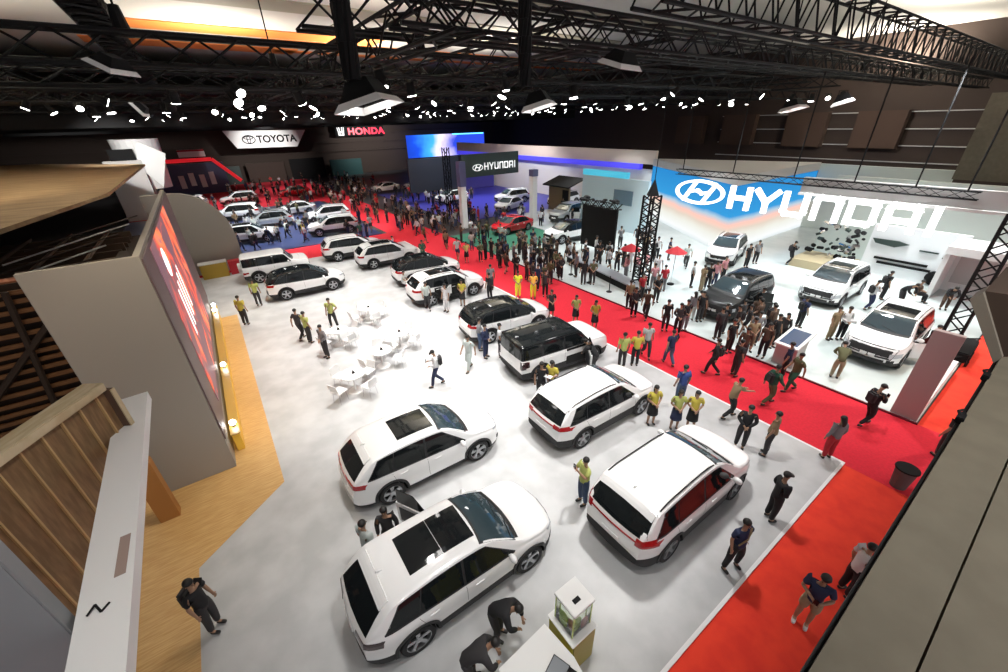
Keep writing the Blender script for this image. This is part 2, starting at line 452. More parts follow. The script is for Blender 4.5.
def make_person(pose, outfit='trousers', hair='short', sleeve='short', extra=None):
    """pose: joints in a local frame facing +X. Returns a prototype: body with clothing and hair as its children."""
    J = dict(pel=V(0, 0, .92), waist=V(0, 0, 1.08), chest=V(0, 0, 1.27), neck=V(0, 0, 1.44), head=V(.015, 0, 1.60), look=V(1, 0, -.25))
    for s, n in ((1, 'l'), (-1, 'r')):
        J['sh'+n] = V(0, s*.175, 1.385); J['el'+n] = V(-.02, s*.235, 1.12); J['wr'+n] = V(.06, s*.24, .88)
        J['hip'+n] = V(0, s*.09, .90); J['kn'+n] = V(.015, s*.10, .49); J['an'+n] = V(-.02, s*.105, .09)
    J.update(pose)
    def t4(v, r): return (v.x, v.y, v.z, r)
    ch = [[t4(J['pel'], .09), t4(J['waist'], .08), t4(J['chest'], .088), t4(J['neck'], .050), t4(J['neck'].lerp(J['head'], .42), .05), t4(J['head'], .088), t4(J['head']+(J['head']-J['neck']).normalized()*.075, .07)]]
    n0 = 7
    for n in 'lr':
        sh, el, wr = J['sh'+n], J['el'+n], J['wr'+n]
        d = (wr-el).normalized(); up = V(0, 0, 1) if abs(d.z) < .8 else V(1, 0, 0)
        side = d.cross(up).normalized(); nor = side.cross(d).normalized()
        if (side.y > 0) == (n == 'l'): side = side
        ch.append([2, t4(sh, .036), t4(sh.lerp(el, .5), .040), t4(el, .041), t4(el.lerp(wr, .4), .039), t4(wr, .027), t4(wr+d*.05, .033), t4(wr+d*.085, .030)])
        n0 += 7
    for n in 'lr':
        hp, kn, an = J['hip'+n], J['kn'+n], J['an'+n]; fo = J.get('toe'+n, an+V(.15, 0, -.045))
        ch.append([0, t4(hp.lerp(V(hp.x,0,hp.z),.3), .058), t4(hp.lerp(kn, .5), .066), t4(kn, .053), t4(kn.lerp(an, .35), .056), t4(an, .036), t4(an.lerp(fo, .5)+V(0, 0, -.01), .036), t4(fo, .028)])
    for n in 'lr':      # fingers and thumb, short separate chains rooted inside the palm
        el, wr = J['el'+n], J['wr'+n]; d = (wr-el).normalized()
        sd = V(0, 0, 1).cross(d); sd = sd.normalized() if sd.length > .3 else V(1, 0, 0)
        cu = d.cross(sd).normalized(); cu = cu if cu.z < 0 or abs(cu.z) < .3 else -cu
        ins = -1 if n == 'l' else 1
        for k, ln in enumerate((.060, .072, .068, .052)):
            b = wr+d*.075+sd*(.026-.0175*k)
            ch.append([t4(b, .010), t4(b+d*ln*.6+cu*.008, .009), t4(b+d*ln*.95+cu*.026, .008)])
        b = wr+d*.035+sd*.022
        ch.append([t4(b, .011), t4(b+d*.022+sd*.030+cu*.008, .010), t4(b+d*.045+sd*.036+cu*.018, .009)])
    # nose and ears
    lk = J['look'].normalized(); hd = J['head']; sdv = V(0, 0, 1).cross(lk).normalized(); upv = lk.cross(sdv)
    ch.append([t4(hd+lk*.078+upv*.025, .010), t4(hd+lk*.098-upv*.005, .013)])
    for s in (1, -1): ch.append([t4(hd+sdv*s*.082+upv*.015, .012), t4(hd+sdv*s*.090-upv*.012, .010)])
    ch.append([t4(hd+lk*.080-upv*.040+sdv*.02, .008), t4(hd+lk*.080-upv*.040-sdv*.02, .008)])
    body = obj('person', skin_mesh(ch, 1), skin_m)
    # eyes
    def ey(b):
        for s in (1, -1): sph(b, hd+lk*.084+upv*.018+sdv*s*.032, .010, u=6, v=4)
    B('eyes', hair_m, body, ey)
    # hair
    def hr(b):
        r = bmesh.ops.create_uvsphere(b, u_segments=16, v_segments=10, radius=1)
        R_ = Matrix((lk, sdv, upv)).transposed().to_4x4()
        back = hd-lk*.020+upv*.030
        for v in r['verts']:
            c = v.co.copy(); v.co = Vector((c.x*.093, c.y*.090, c.z*.088))
            if c.z < 0 and c.x > .1: v.co.x *= .80; v.co.z *= .25      # open over the face
            if hair == 'long' and c.z < -.1 and c.x < .25: v.co.z = v.co.z*3.0-.04; v.co.x = min(v.co.x, .0)*1.05-.015; v.co.y *= .92
            if hair == 'scarf' and c.z < 0: v.co.z = v.co.z*2.2; v.co.x *= 1.15; v.co.y *= 1.25
            if hair == 'cap' and c.x > .5 and -.2 < c.z < .45: v.co.x += .07
        bmesh.ops.transform(b, matrix=Matrix.Translation(back) @ R_, verts=r['verts'])
    B({'cap': 'cap', 'scarf': 'headscarf'}.get(hair, 'hair'), hair_m, body, hr, True)
    # shirt
    g = .014
    tc = [[t4(J['pel']-V(0, 0, .09), .150), t4(J['pel']+V(0, 0, .03), .155), t4(J['waist'], .148), t4(J['chest'], .165), t4(J['chest'].lerp(J['neck'], .62), .095)]]
    for n in 'lr':
        sh, el, wr = J['sh'+n], J['el'+n], J['wr'+n]
        if sleeve == 'short': tc.append([3, t4(sh, .088), t4(sh.lerp(el, .45), .074), t4(sh.lerp(el, .78), .068)])
        else: tc.append([3, t4(sh, .088), t4(sh.lerp(el, .5), .072), t4(el, .062), t4(el.lerp(wr, .5), .056), t4(wr, .046)])
    obj('shirt', skin_mesh(tc, 1), CL['black'], body)
    # trousers / shorts / skirt
    if outfit == 'skirt':
        def sk(b):
            k = 16; rg = []
            for z, r, c in ((.99, .135, J['pel']+V(0, 0, .07)), (.90, .165, J['pel']-V(0, 0, .02)), (.62, .19, (J['knl']+J['knr'])/2+V(0, 0, .13)), (.50, .20, (J['knl']+J['knr'])/2+V(0, 0, .0))):
                rg.append([b.verts.new((c.x+r*.85*math.cos(2*PI*i/k), c.y+r*math.sin(2*PI*i/k), c.z)) for i in range(k)])
            for a, c in zip(rg[:-1], rg[1:]):
                for i in range(k): b.faces.new((a[i], a[(i+1) % k], c[(i+1) % k], c[i]))
            b.faces.new(rg[0]); b.faces.new(rg[-1])
            bmesh.ops.recalc_face_normals(b, faces=b.faces)
        B('skirt', CL['black'], body, sk, True)
    else:
        lc = [[t4(J['pel']+V(0, 0, .09), .130), t4(J['pel']-V(0, 0, .02), .150)]]
        for n in 'lr':
            hp, kn, an = J['hip'+n], J['kn'+n], J['an'+n]
            if outfit == 'shorts': lc.append([1, t4(hp.lerp(kn, .14), .118), t4(hp.lerp(kn, .5), .104), t4(kn+V(0, 0, .04), .09)])
            else: lc.append([1, t4(hp.lerp(kn, .14), .116), t4(hp.lerp(kn, .5), .100), t4(kn, .080), t4(kn.lerp(an, .5), .072), t4(an+V(0, 0, .01), .062)])
        obj('trousers', skin_mesh(lc, 1), CL['dark'], body)
    for n in 'lr':
        an = J['an'+n]; fo = J.get('toe'+n, an+V(.15, 0, -.045)); d = (fo-an); d.z = 0; d.normalize(); low = min(fo.z, .045)
        obj('shoe', skin_mesh([[t4(an-d*.045+V(0, 0, -.045), .042), t4(an.lerp(fo, .5)+V(0, 0, -.018), .046), t4(fo+d*.02+V(0, 0, .008), .036)]], 1), shoe_m, body)
    if extra:
        for e in extra:
            if e == 'backpack':
                c = J['chest']-V(.19, 0, .07); B('backpack', CL['dark'], body, lambda b: box(b, c.x-.08, c.x+.08, c.y-.15, c.y+.15, c.z-.2, c.z+.2, bev=.05))
            if e == 'phone':
                w = J['wrr']; d = (J['wrr']-J['elr']).normalized(); c = w+d*.12; B('phone', mat('phone', (.01, .01, .012), .2), body, lambda b: box(b, c.x-.006, c.x+.02, c.y-.04, c.y+.04, c.z-.03, c.z+.10))
            if e == 'bag':
                c = J['pel']+V(-.02, -.2, .02); B('shoulder_bag', CL['dark'], body, lambda b: box(b, c.x-.12, c.x+.12, c.y-.05, c.y+.05, c.z-.12, c.z+.1, bev=.03))
            if e == 'strap':
                B('cross_strap', CL['tan'], body, lambda b: tube(b, [J['shl']+V(.06, -.04, .07), J['chest']+V(.155, 0, -.02), J['pel']+V(.10, -.13, .10)], .018, 6))
            if e == 'paper':
                c = (J['wrl']+J['wrr'])/2+V(.08, 0, .03); B('leaflet', CL['white'], body, lambda b: box(b, c.x-.10, c.x+.10, c.y-.14, c.y+.14, c.z-.004, c.z+.004))
    for o in [body]+list(body.children): pass
    KIDS[body.name] = list(body.children)
    return body
walk = dict(knl=V(.16, .10, .50), anl=V(.22, .10, .09), knr=V(.06, -.10, .48), anr=V(-.27, -.10, .15), toer=V(-.15, -.10, .04), elr=V(.08, -.24, 1.13), wrr=V(.24, -.22, .95), ell=V(-.12, .24, 1.14), wrl=V(-.12, .26, .88))
front = dict(ell=V(.02, .25, 1.12), wrl=V(.24, .10, 1.12), elr=V(.02, -.25, 1.12), wrr=V(.24, -.07, 1.16), look=V(1, 0, -.6), head=V(.04, 0, 1.59))
clasp = dict(ell=V(-.02, .25, 1.13), wrl=V(.16, .07, .98), elr=V(-.02, -.25, 1.13), wrr=V(.16, -.05, 1.0))
photo = dict(ell=V(.14, .22, 1.20), wrl=V(.30, .07, 1.44), elr=V(.14, -.22, 1.20), wrr=V(.30, -.05, 1.46))
lean = dict(pel=V(-.10, 0, .88), waist=V(0, 0, 1.02), chest=V(.17, 0, 1.14), neck=V(.33, 0, 1.26), head=V(.44, 0, 1.35), look=V(.8, 0, -.9), shl=V(.26, .17, 1.20), shr=V(.26, -.17, 1.20), ell=V(.36, .24, .98), wrl=V(.46, .13, .86), elr=V(.36, -.24, .98), wrr=V(.46, -.11, .86), hipl=V(-.10, .09, .87), hipr=V(-.10, -.09, .87), knl=V(-.02, .10, .47), knr=V(.02, -.11, .47))
reach = dict(walk, elr=V(.26, -.22, 1.30), wrr=V(.48, -.18, 1.24), ell=V(.18, .22, 1.16), wrl=V(.40, .12, 1.18), chest=V(.06, 0, 1.26), neck=V(.10, 0, 1.42), head=V(.14, 0, 1.57), shl=V(.07, .17, 1.37), shr=V(.07, -.17, 1.37))
wphone = dict(walk, ell=V(.03, .24, 1.12), wrl=V(.22, .12, 1.05), elr=V(.06, -.24, 1.13), wrr=V(.26, -.10, 1.17), head=V(.07, 0, 1.58), look=V(1, 0, -.8))
hips = dict(ell=V(-.06, .33, 1.15), wrl=V(.02, .17, 1.0), knl=V(.03, .16, .49), anl=V(-.02, .18, .09), knr=V(.02, -.15, .49), anr=V(-.02, -.17, .09))
sit = dict(pel=V(0, 0, .52), waist=V(-.02, 0, .68), chest=V(0, 0, .87), neck=V(.03, 0, 1.04), head=V(.06, 0, 1.19), shl=V(.01, .17, .985), shr=V(.01, -.17, .985), ell=V(.06, .23, .74), wrl=V(.28, .12, .66), elr=V(.06, -.23, .74), wrr=V(.28, -.10, .66), hipl=V(.02, .09, .50), hipr=V(.02, -.09, .50), knl=V(.42, .11, .50), knr=V(.42, -.12, .50), anl=V(.42, .11, .09), anr=V(.44, -.12, .09))
PR = {}
def protos():
    P_ = PR
    P_['stand'] = make_person({}); P_['stand_bag'] = make_person({}, extra=['bag']); P_['stand_bp'] = make_person({}, extra=['backpack'])
    P_['stand_long'] = make_person(clasp, sleeve='long'); P_['clasp'] = make_person(clasp)
    P_['walk'] = make_person(walk); P_['walk_bp'] = make_person(walk, sleeve='long', extra=['backpack']); P_['walk_short'] = make_person(walk, outfit='shorts')
    P_['phone'] = make_person(front, extra=['phone']); P_['phone_walk'] = make_person(wphone, sleeve='long', hair='cap', extra=['phone', 'backpack'])
    P_['photo'] = make_person(photo, extra=['phone']); P_['lean'] = make_person(lean, sleeve='long'); P_['reach'] = make_person(reach)
    P_['hips'] = make_person(hips, extra=['strap']); P_['cap'] = make_person(clasp, hair='cap', sleeve='long')
    P_['woman'] = make_person(clasp, outfit='skirt', hair='long'); P_['woman_t'] = make_person({}, hair='long', sleeve='long'); P_['woman_tray'] = make_person(front, outfit='skirt', hair='long', extra=['paper'])
    P_['scarf'] = make_person(clasp, hair='scarf', sleeve='long'); P_['sit'] = make_person(sit); P_['sit_shorts'] = make_person(dict(front, look=V(1, 0, -.5)), outfit='shorts', extra=['phone'])
used = set()
def person(kind, x, y, deg, shirt, legs, label, group=None, z=0, hairc=None, shoes=None, sc=1.0):
    src = PR[kind]; ms = {'shirt': CL[shirt], 'trousers': CL[legs], 'skirt': CL[legs]}
    if hairc: ms['hair'] = ms['headscarf'] = ms['cap'] = CL[hairc]
    if shoes: ms['shoe'] = shoes
    if kind not in used:
        used.add(kind); r = src
        for ch in KIDS[src.name]:
            k = ch.name.split('.')[0]
            if k in ms: ch.material_slots[0].link = 'OBJECT'; ch.material_slots[0].material = ms[k]
        r.location = (x, y, z); r.rotation_euler = (0, 0, math.radians(deg)); 
    else:
        r = dup(src, (x, y, z), math.radians(deg), mats=ms)
        if 'group' in r: del r['group']
    r.scale = (sc, sc, sc)
    tag(r, label, 'person', group)
    return r
# ---------------------------------------------------------------- materials of the place
m_gray = mat('grey_booth_floor', (.40, .405, .41), .42, noise=(1.1, (.50, .505, .51), 6))
m_white_floor = mat('white_booth_floor', (.50, .56, .55), .25, noise=(.6, (.58, .63, .62), 4))
m_edge = mat('white_edge_trim', (.75, .75, .75), .4)
m_red = mat('red_carpet', (.62, .012, .030), .95, noise=(14, (.54, .010, .025), 5))
m_red_warm = mat('warm_lit_red_carpet', (.78, .045, .018), .95, noise=(2.2, (.68, .030, .014), 5))  # the same red carpet, with the warm lamp light put into its colour
m_hall = mat('dark_hall_floor', (.035, .033, .034), .5)
m_navy = mat('navy_booth_floor', (.035, .05, .13), .3)
m_green = mat('green_turf', (.03, .16, .10), .9)
m_wood = mat('light_wood_floor', (.50, .29, .10), .4, noise=(3.0, (.62, .40, .17), 6, (.9, 12, 1)))
m_box = mat('taupe_panel', (.33, .30, .265), .6)
m_cream = mat('raw_plywood', (.42, .33, .19), .7, noise=(4, (.52, .43, .28), 5, (1, 6, 1)))
m_ply = mat('brown_plywood_board', (.15, .085, .035), .7, noise=(5, (.23, .135, .06), 6, (7, 7, .8)))
m_batten = mat('pine_batten', (.46, .30, .13), .7)
m_brown = mat('dark_brown_wall', (.042, .026, .019), .8)
m_tanroof = mat('tan_roof_board', (.24, .155, .075), .8, noise=(.5, (.34, .23, .12), 5, (1, 4, 1)))
m_slat = mat('timber_slat', (.15, .062, .022), .7, noise=(3, (.24, .11, .04), 5, (1, 1, 10)))
m_black = mat('black_metal', (.0035, .0035, .004), .7, spec=.25)
m_drape = mat('black_drape', (.0035, .0035, .004), .95)
m_white = mat('white_panel', (.72, .72, .71), .5)
m_pale = mat('pale_grey_panel', (.45, .44, .43), .6)
m_taupe2 = mat('brown_grey_panel', (.36, .28, .27), .55)
m_olive = mat('olive_board', (.115, .100, .070), .8, noise=(5, (.135, .118, .084), 6))
m_ceil = mat('ceiling_panel', (.50, .48, .43), .8)
m_ceil2 = mat('ceiling_band', (.28, .26, .19), .8)
m_orange = mat('orange_ceiling_panel', (.75, .22, .04), .7)
m_glow = mat('lamp_lens', (.9, .9, .9), .3, emit=(1, .98, .95), es=14)
m_lettr = mat('sign_letters', (.9, .9, .9), .4, emit=(1, 1, 1), es=1.0)
m_signbg = mat('dark_sign_board', (.030, .05, .045), .5)
m_glass = mat('showcase_glass', (.85, .95, .80), .02, trans=1.0)

# ---------------------------------------------------------------- floors and carpets
def slab(name, m, pts, z0, z1):
    bm = bmesh.new(); prism(bm, [(x, y, z0) for x, y in pts], (0, 0, z1-z0)); return structure(obj(name, bm, m))
slab('floor', m_hall, [(-40, -12), (80, -12), (80, 100), (-40, 100)], -.3, -.02)
slab('floor_booth', m_gray, [(-.59, 10.14), (-2.62, 8.57), (-2.67, -2), (-2.67, -3.5), (-6, -3.5), (-6, -3.6), (3, -3.6), (3, 1.30), (12.46, 1.30), (12.46, 33), (-6, 33), (-6, 24.2), (-.59, 24.2)][:0] or
     [(-.59, 10.14), (-2.62, 8.57), (-2.67, 1.30), (12.46, 1.30), (12.46, 32.6), (-6, 32.6), (-6, 24.2), (-.59, 24.2)], -.02, .06)
slab('trim_1', m_edge, [(-2.67, 1.23), (12.54, 1.23), (12.54, 1.30), (-2.67, 1.30)], -.02, .065)
slab('trim_2', m_edge, [(12.46, 1.30), (12.54, 1.30), (12.54, 32.6), (12.46, 32.6)], -.02, .065)
slab('floor_wood', m_wood, [(-.59, 10.14), (-.59, 24.2), (-6, 24.2), (-6, 1.3), (-2.67, 1.3), (-2.62, 8.57)], -.02, .064)
slab('floor_red_aisle', m_red, [(12.5, -8), (16.3, -8), (16.3, 96), (12.54, 96), (12.54, 1.23), (12.5, 1.23)], -.02, .012)
slab('floor_red_lane', m_red_warm, [(-6, -8), (12.5, -8), (12.5, 1.23), (-6, 1.23)], -.02, .010)
slab('floor_warm_lit_lane', m_red_warm, [(16.3, -8), (46, -8), (46, .50), (16.3, .50)], -.02, .010)
slab('floor_red_crossing', m_red, [(-8, 32.6), (12.54, 32.6), (12.54, 36.6), (-8, 36.6)], -.02, .011)
slab('floor_navy', m_navy, [(-8, 36.6), (12.0, 36.6), (12.0, 60), (-8, 60)], -.02, .07)
slab('floor_far_red', m_red, [(-8, 60), (12.54, 60), (12.54, 96), (-8, 96)], -.02, .012)
slab('floor_white', m_white_floor, [(16.3, .54), (48, .54), (48, 40), (16.3, 24), (16.3, 24)][:3]+[(48, 35), (24.1, 35), (24.1, 24.5), (16.3, 24.5)], -.02, .07)
slab('trim_3', mat('dark_edge', (.12, .01, .02), .6), [(16.24, .50), (16.3, .50), (16.3, 24.5), (16.24, 24.5)], -.02, .075)
slab('floor_turf', m_green, [(16.4, 24.5), (24, 24.5), (24, 31.5), (16.4, 31.5)], -.02, .05)
slab('floor_blue', mat('purple_blue_floor', (.03, .03, .28), .4), [(24, 34), (40, 34), (40, 60), (20, 60), (20, 36), (24, 36)], -.02, .02)

# ---------------------------------------------------------------- shell of the hall
structure(bx('wall_back', m_brown, None, -60, 80, 92, 92.4, -.3, 16))
structure(bx('wall_right', m_brown, None, 62, 62.4, -12, 92, -.3, 16))
structure(bx('wall_left', m_brown, None, -40.4, -40, -12, 92, -.3, 16))
structure(bx('ceiling', m_ceil, None, -40, 80, -12, 92, 16, 16.3))
structure(bx('ceiling_blackout', m_drape, None, -40, 80, 58, 92, 12.6, 12.8))  # black soffit added so the far ceiling stays dark
for i, (y0, y1, m, x0, x1) in enumerate([(34.5, 37.5, m_ceil2, -40, 40), (44.6, 48.0, m_orange, -3, 18), (53.5, 57, m_orange, -5, 12), (51, 53, m_ceil2, -2, 60), (54.5, 56, m_orange, 10, 60), (27, 29.5, m_ceil2, 8, 45), (40, 42.5, m_ceil2, 12, 60), (48.6, 49.6, m_orange, 8, 60)]):
    structure(bx('ceiling_panel', m, None, x0, x1, y0, y1, 15.93, 15.999))
# louvred rails along the brown walls
for i, z in enumerate((4.0, 5.6, 7.2, 8.8)):
    structure(bx('trim_%d' % (10+i), m_pale, None, 61.7, 61.95, 2, 34, z, z+.09))
    structure(bx('trim_%d' % (20+i), m_brown, None, -30, 60, 91.7, 91.95, z+.3, z+.6))
for i, y in enumerate((14, 21, 29, 36)):
    structure(bx('wall_right_bay', mat('brown_bay', (.06, .032, .02), .8), None, 60.6, 61.6, y, y+4.2, 5.4, 9))
structure(bx('wall_right_olive', m_olive, None, 40, 40.3, -6, 5.75, 4.85, 9.7))

# ---------------------------------------------------------------- trusses
def lattice(b, p0, p1, w, h, step, r):
    p0 = Vector(p0); p1 = Vector(p1); d = (p1-p0); Ln = d.length; d.normalize()
    up = V(0, 0, 1) if abs(d.z) < .9 else V(1, 0, 0); s = d.cross(up).normalized()*w/2; u = up*h/2
    n = max(2, int(Ln/step)); cs = [s+u, -s+u, -s-u, s-u]
    for k in range(4):
        a, c = cs[k], cs[(k+1) % 4]
        for i in range(n):
            q0 = p0+d*Ln*i/n; q1 = p0+d*Ln*(i+1)/n
            cyl(b, q0+(a if i % 2 else c), q1+(c if i % 2 else a), r, n=4, caps=False)
    return cs
def truss(label, p0, p1, w=.55, h=.62, step=.6, r=.032, name='lighting_truss', group=None):
    c0 = Vector(p0)
    t = thing(name, label, 'truss', p0, 0, group)
    q = Vector(p1)-c0; b = bmesh.new(); cs = lattice(b, (0, 0, 0), q, w, h, step, r*.62); obj('lacing', b, m_black, t)
    for c in cs:
        B('chord', m_black, t, lambda b, c=c: cyl(b, c, q+c, r, n=6))
    return t
truss('black box truss crossing the upper left against the pale ceiling', (-16, 16, 10.7), (34, 16, 10.7), .6, .72, 1.0, .05)
truss('heavy black truss running away from the camera at the top middle', (5.3, 8.5, 10.9), (5.3, 82, 10.9), .7, .9, 1.1, .055)
truss('black truss crossing the upper right of the view above the illuminated lettering', (4, 9.3, 10.9), (60, 9.3, 10.9), .6, .7, 1.0, .05)
truss('short dense black truss nearest the camera along the top right', (9, 7.2, 11.6), (56, 7.2, 11.6), .8, 1.2, .7, .05)
truss('black truss along the upper right, next beyond the nearest one crossing there', (3, 12.8, 11.4), (58, 12.8, 11.4), .6, .9, 1.0, .05)
names = ['third', 'fourth', 'fifth', 'sixth', 'seventh', 'eighth', 'ninth', 'tenth', 'eleventh']
for i, y in enumerate((21.5, 27, 33, 40, 48, 57, 67, 78)):
    truss('%s black lighting truss from the camera crossing the hall' % names[i], (-18, y, 10.6+.2*(i % 2)), (56, y, 10.6+.2*(i % 2)), .6, .7, 1.3, .055)
for i, x in enumerate((-7.5, 11.5, 17.5, 24, 31, 38, 46)):
    truss('%s black truss from the left among those running away towards the far wall' % ['first', 'third', 'fourth', 'fifth', 'sixth', 'seventh', 'eighth'][i], (x, 14 if i == 0 else 11+i*.8, 11.3), (x, 86, 11.3), .6, .8, 1.3, .055)
# a dark roof girder running away along the hall
t = thing('roof_girder', 'broad dark roof girder at the top left corner of the view', 'girder', (-1.35, 13, 12.1))
B('lacing', m_black, t, lambda b: lattice(b, (0, 0, 0), (.2, 44, 0), .85, .5, .5, .05)); B('web', m_black, t, lambda b: box(b, -.30, .30, 0, 44, .1, .2))
for s in (-.42, .42): B('flange', m_black, t, lambda b: box(b, s-.07, s+.07, 0, 44, -.22, .24))
# masking drapes hung along the rear trusses
for i, (y, z0) in enumerate(((57, 9.2), (67, 8.9), (78, 8.6))):
    tag(B('black_border_cloth', m_drape, None, lambda b: prism(b, [(-18, y+.4, z0+2.6), (56, y+.4, z0+2.6), (56, y+.4, z0+.4*math.sin(i)), (-18, y+.4, z0)], (0, .05, 0))), ['black masking cloth on the nearest of the rear trusses', 'black masking cloth between two others on the rear trusses', 'black masking cloth on the farthest rear truss'][i], 'cloth')
def lampfix(s=1.0):
    t = thing('stage_spotlight', 'x', 'spotlight')
    B('housing', m_black, t, lambda b: cyl(b, (0, 0, 0), (0, 0, .32*s), .13*s, .10*s, 12))
    B('lens', m_glow, t, lambda b: cyl(b, (0, 0, -.015*s), (0, 0, 0), .12*s, n=12))
    B('yoke', m_black, t, lambda b: tube(b, [(-.15*s, 0, .1*s), (-.15*s, 0, .45*s), (.15*s, 0, .45*s), (.15*s, 0, .1*s)], .015, 5))
    return t
sp0 = lampfix(1.0); KIDS[sp0.name] = list(sp0.children); first = True
def put_spot(x, y, z, tilt, rz, label, group):
    global first
    r = sp0 if first else dup(sp0); first = False
    r.location = (x, y, z); r.rotation_euler = (tilt, 0, rz); q = rnd.uniform(.9, 1.7); r.scale = (q, q, q); tag(r, label, 'spotlight', group)
zone = {}
for y, n in ((12.8, 7), (16, 10), (21.5, 20), (27, 22), (33, 22), (40, 20), (48, 18), (57, 18), (67, 16), (78, 14)):
    for k in range(n):
        x = -6+50*(k+rnd.uniform(.1, .9))/n
        g = 'spotlights on the nearer trusses' if y < 30 else ('spotlights on the middle trusses' if y < 50 else 'spotlights on the farthest trusses')
        put_spot(x, y, 9.75, rnd.uniform(-1.1, 1.1), rnd.uniform(0, 6), {'s': 'small black stage spotlight with white lens hung under a nearer black truss', 'm': 'small glowing stage spotlight hung among the middle black trusses', 'f': 'tiny glowing stage spotlight under the farthest black trusses'}['s' if y < 30 else 'm' if y < 50 else 'f'], g)
def flood(label, loc, rz, s=1.0, tilt=0):
    t = thing('reflector_light', label, 'light', loc, rz)
    t.rotation_euler = (tilt, 0, rz)
    a, c, h = .34*s, .62*s, .34*s
    def hood(b):
        v = [b.verts.new(p) for p in [(-a, -a*.6, h), (a, -a*.6, h), (a, a*.6, h), (-a, a*.6, h), (-c, -c*.6, 0), (c, -c*.6, 0), (c, c*.6, 0), (-c, c*.6, 0)]]
        b.faces.new(v[:4])
        for i in range(4): b.faces.new((v[i], v[(i+1) % 4], v[4+(i+1) % 4], v[4+i]))
        bmesh.ops.solidify(b, geom=b.faces[:], thickness=.02)
    B('hood', m_black, t, hood)
    B('diffuser', m_glow, t, lambda b: box(b, -c*.8, c*.8, -c*.45, c*.45, .06*s, .075*s))
    for i, (x0, y0, x1, y1) in enumerate(((-c, -c*.6, c, -c*.6), (-c, c*.6, c, c*.6), (-c, -c*.6, -c, c*.6), (c, -c*.6, c, c*.6))):
        B('barn_door', m_white, t, lambda b: prism(b, [(x0, y0, 0), (x1, y1, 0), (x1*1.18, y1*1.25, -.12*s), (x0*1.18, y0*1.25, -.12*s)], (0, 0, .015)))
    return t
flood('large black hooded reflector light with white flaps, below the left hanging black cable bundle', (2.9, 8.3, 9.2), .9, .95, -.25)
flood('large black hooded reflector light below the right hanging black cable bundle', (6.8, 8.15, 9.15), .7, .72, -.25)
flood('black reflector light with white rim hung highest, in the upper middle beside the heavy truss', (9.0, 7.75, 10.0), .2, .72, .3)
flood('black reflector light with white flaps above the letters, left of its lit neighbour', (15, 6.15, 9.0), .1, .6, -.25)
flood('black reflector light on the right beside the thin wires', (15, 4.95, 9.1), .3, .55, -.3)
flood('tilted black reflector light with bright edges at the upper left, under the girder', (-.75, 11.5, 9.9), 1.0, .5, .5)
flood('small tilted reflector light at the upper left, right of the tilted one under the girder', (-.6, 11.6, 9.2), 1.4, .3, 1.0)
def cable_bundle(label, x, y, z0, z1, r):
    t = thing('cable_bundle', label, 'cables', (x, y, z0))
    for k in range(7):
        a = k*.9; B('cable', m_black, t, lambda b: tube(b, [(r*.6*math.cos(a+j*.4), r*.6*math.sin(a+j*.4), (z1-z0)*j/6) for j in range(7)], r*.42, 6))
cable_bundle('thick black cable bundle hanging from the roof at the upper middle left', 2.6, 8.1, 9.5, 12.6, .16)
cable_bundle('thick black cable bundle hanging from the roof at the upper centre', 6.5, 8.3, 9.5, 11.3, .15)
for i, (x, y) in enumerate(((-.6, 17), (4.2, 24), (8.0, 16.5), (27, 12), (35, 11))):
    t = thing('chain_hoist', ['chain hoist with its chain at the far upper left', 'chain hoist with its chain, second from the left', 'chain hoist with its chain above the upper middle', 'chain hoist with its chain above the lettering', 'chain hoist with its chain at the upper right'][i], 'hoist', (x, y, 11.1))
    B('motor', m_black, t, lambda b: cyl(b, (0, 0, 0), (0, 0, .7), .22, .12, 8)); B('chain', m_black, t, lambda b: cyl(b, (0, 0, .7), (0, 0, 4.9), .03, n=5))
# ---------------------------------------------------------------- lettering
def text_bm(s, h, depth, spacing=1.0, bold=.0, xs=1.0):
    cu = bpy.data.curves.new('t', 'FONT'); cu.body = s; cu.size = 1; cu.align_x = 'LEFT'; cu.extrude = .5; cu.space_character = spacing; cu.offset = bold
    o = bpy.data.objects.new('t', cu); C.objects.link(o); dg = bpy.context.evaluated_depsgraph_get()
    me = bpy.data.meshes.new_from_object(o.evaluated_get(dg)); bpy.data.objects.remove(o)
    b = bmesh.new(); b.from_mesh(me); bpy.data.meshes.remove(me)
    lo = min(v.co.y for v in b.verts); hi = max(v.co.y for v in b.verts); x0 = min(v.co.x for v in b.verts)
    for v in b.verts: v.co = Vector(((v.co.x-x0)*h/(hi-lo)*xs, v.co.z*depth, (v.co.y-lo)*h/(hi-lo)))
    return b
# big block letters built from strokes; each letter 1 high, width w; strokes (x0,z0,x1,z1)
def stroke(b, pts, t, d):
    for (x0, z0), (x1, z1) in zip(pts[:-1], pts[1:]):
        a = V(x0, 0, z0); c = V(x1, 0, z1); dr = (c-a).normalized(); n = V(-dr.z, 0, dr.x)*t/2; e = dr*t*.5
        prism(b, [a-e+n, c+e+n, c+e-n, a-e-n], (0, d, 0))
LET = {
 'H': [[(.1, .08), (.1, .92)], [(.9, .08), (.9, .92)], [(.1, .5), (.9, .5)]],
 'Y': [[(.06, .92), (.5, .45)], [(.94, .92), (.5, .45)], [(.5, .45), (.5, .08)]],
 'U': [[(.1, .92), (.1, .22), (.2, .1), (.8, .1), (.9, .22), (.9, .92)]],
 'N': [[(.1, .08), (.1, .78), (.2, .9), (.8, .9), (.9, .78), (.9, .08)]],
 'D': [[(.1, .1), (.1, .9), (.78, .9), (.9, .78), (.9, .22), (.78, .1), (.1, .1)]],
 'A': [[(.1, .08), (.1, .78), (.2, .9), (.8, .9), (.9, .78), (.9, .08)], [(.1, .38), (.9, .38)]],
 'I': [[(.2, .08), (.2, .92)]]}
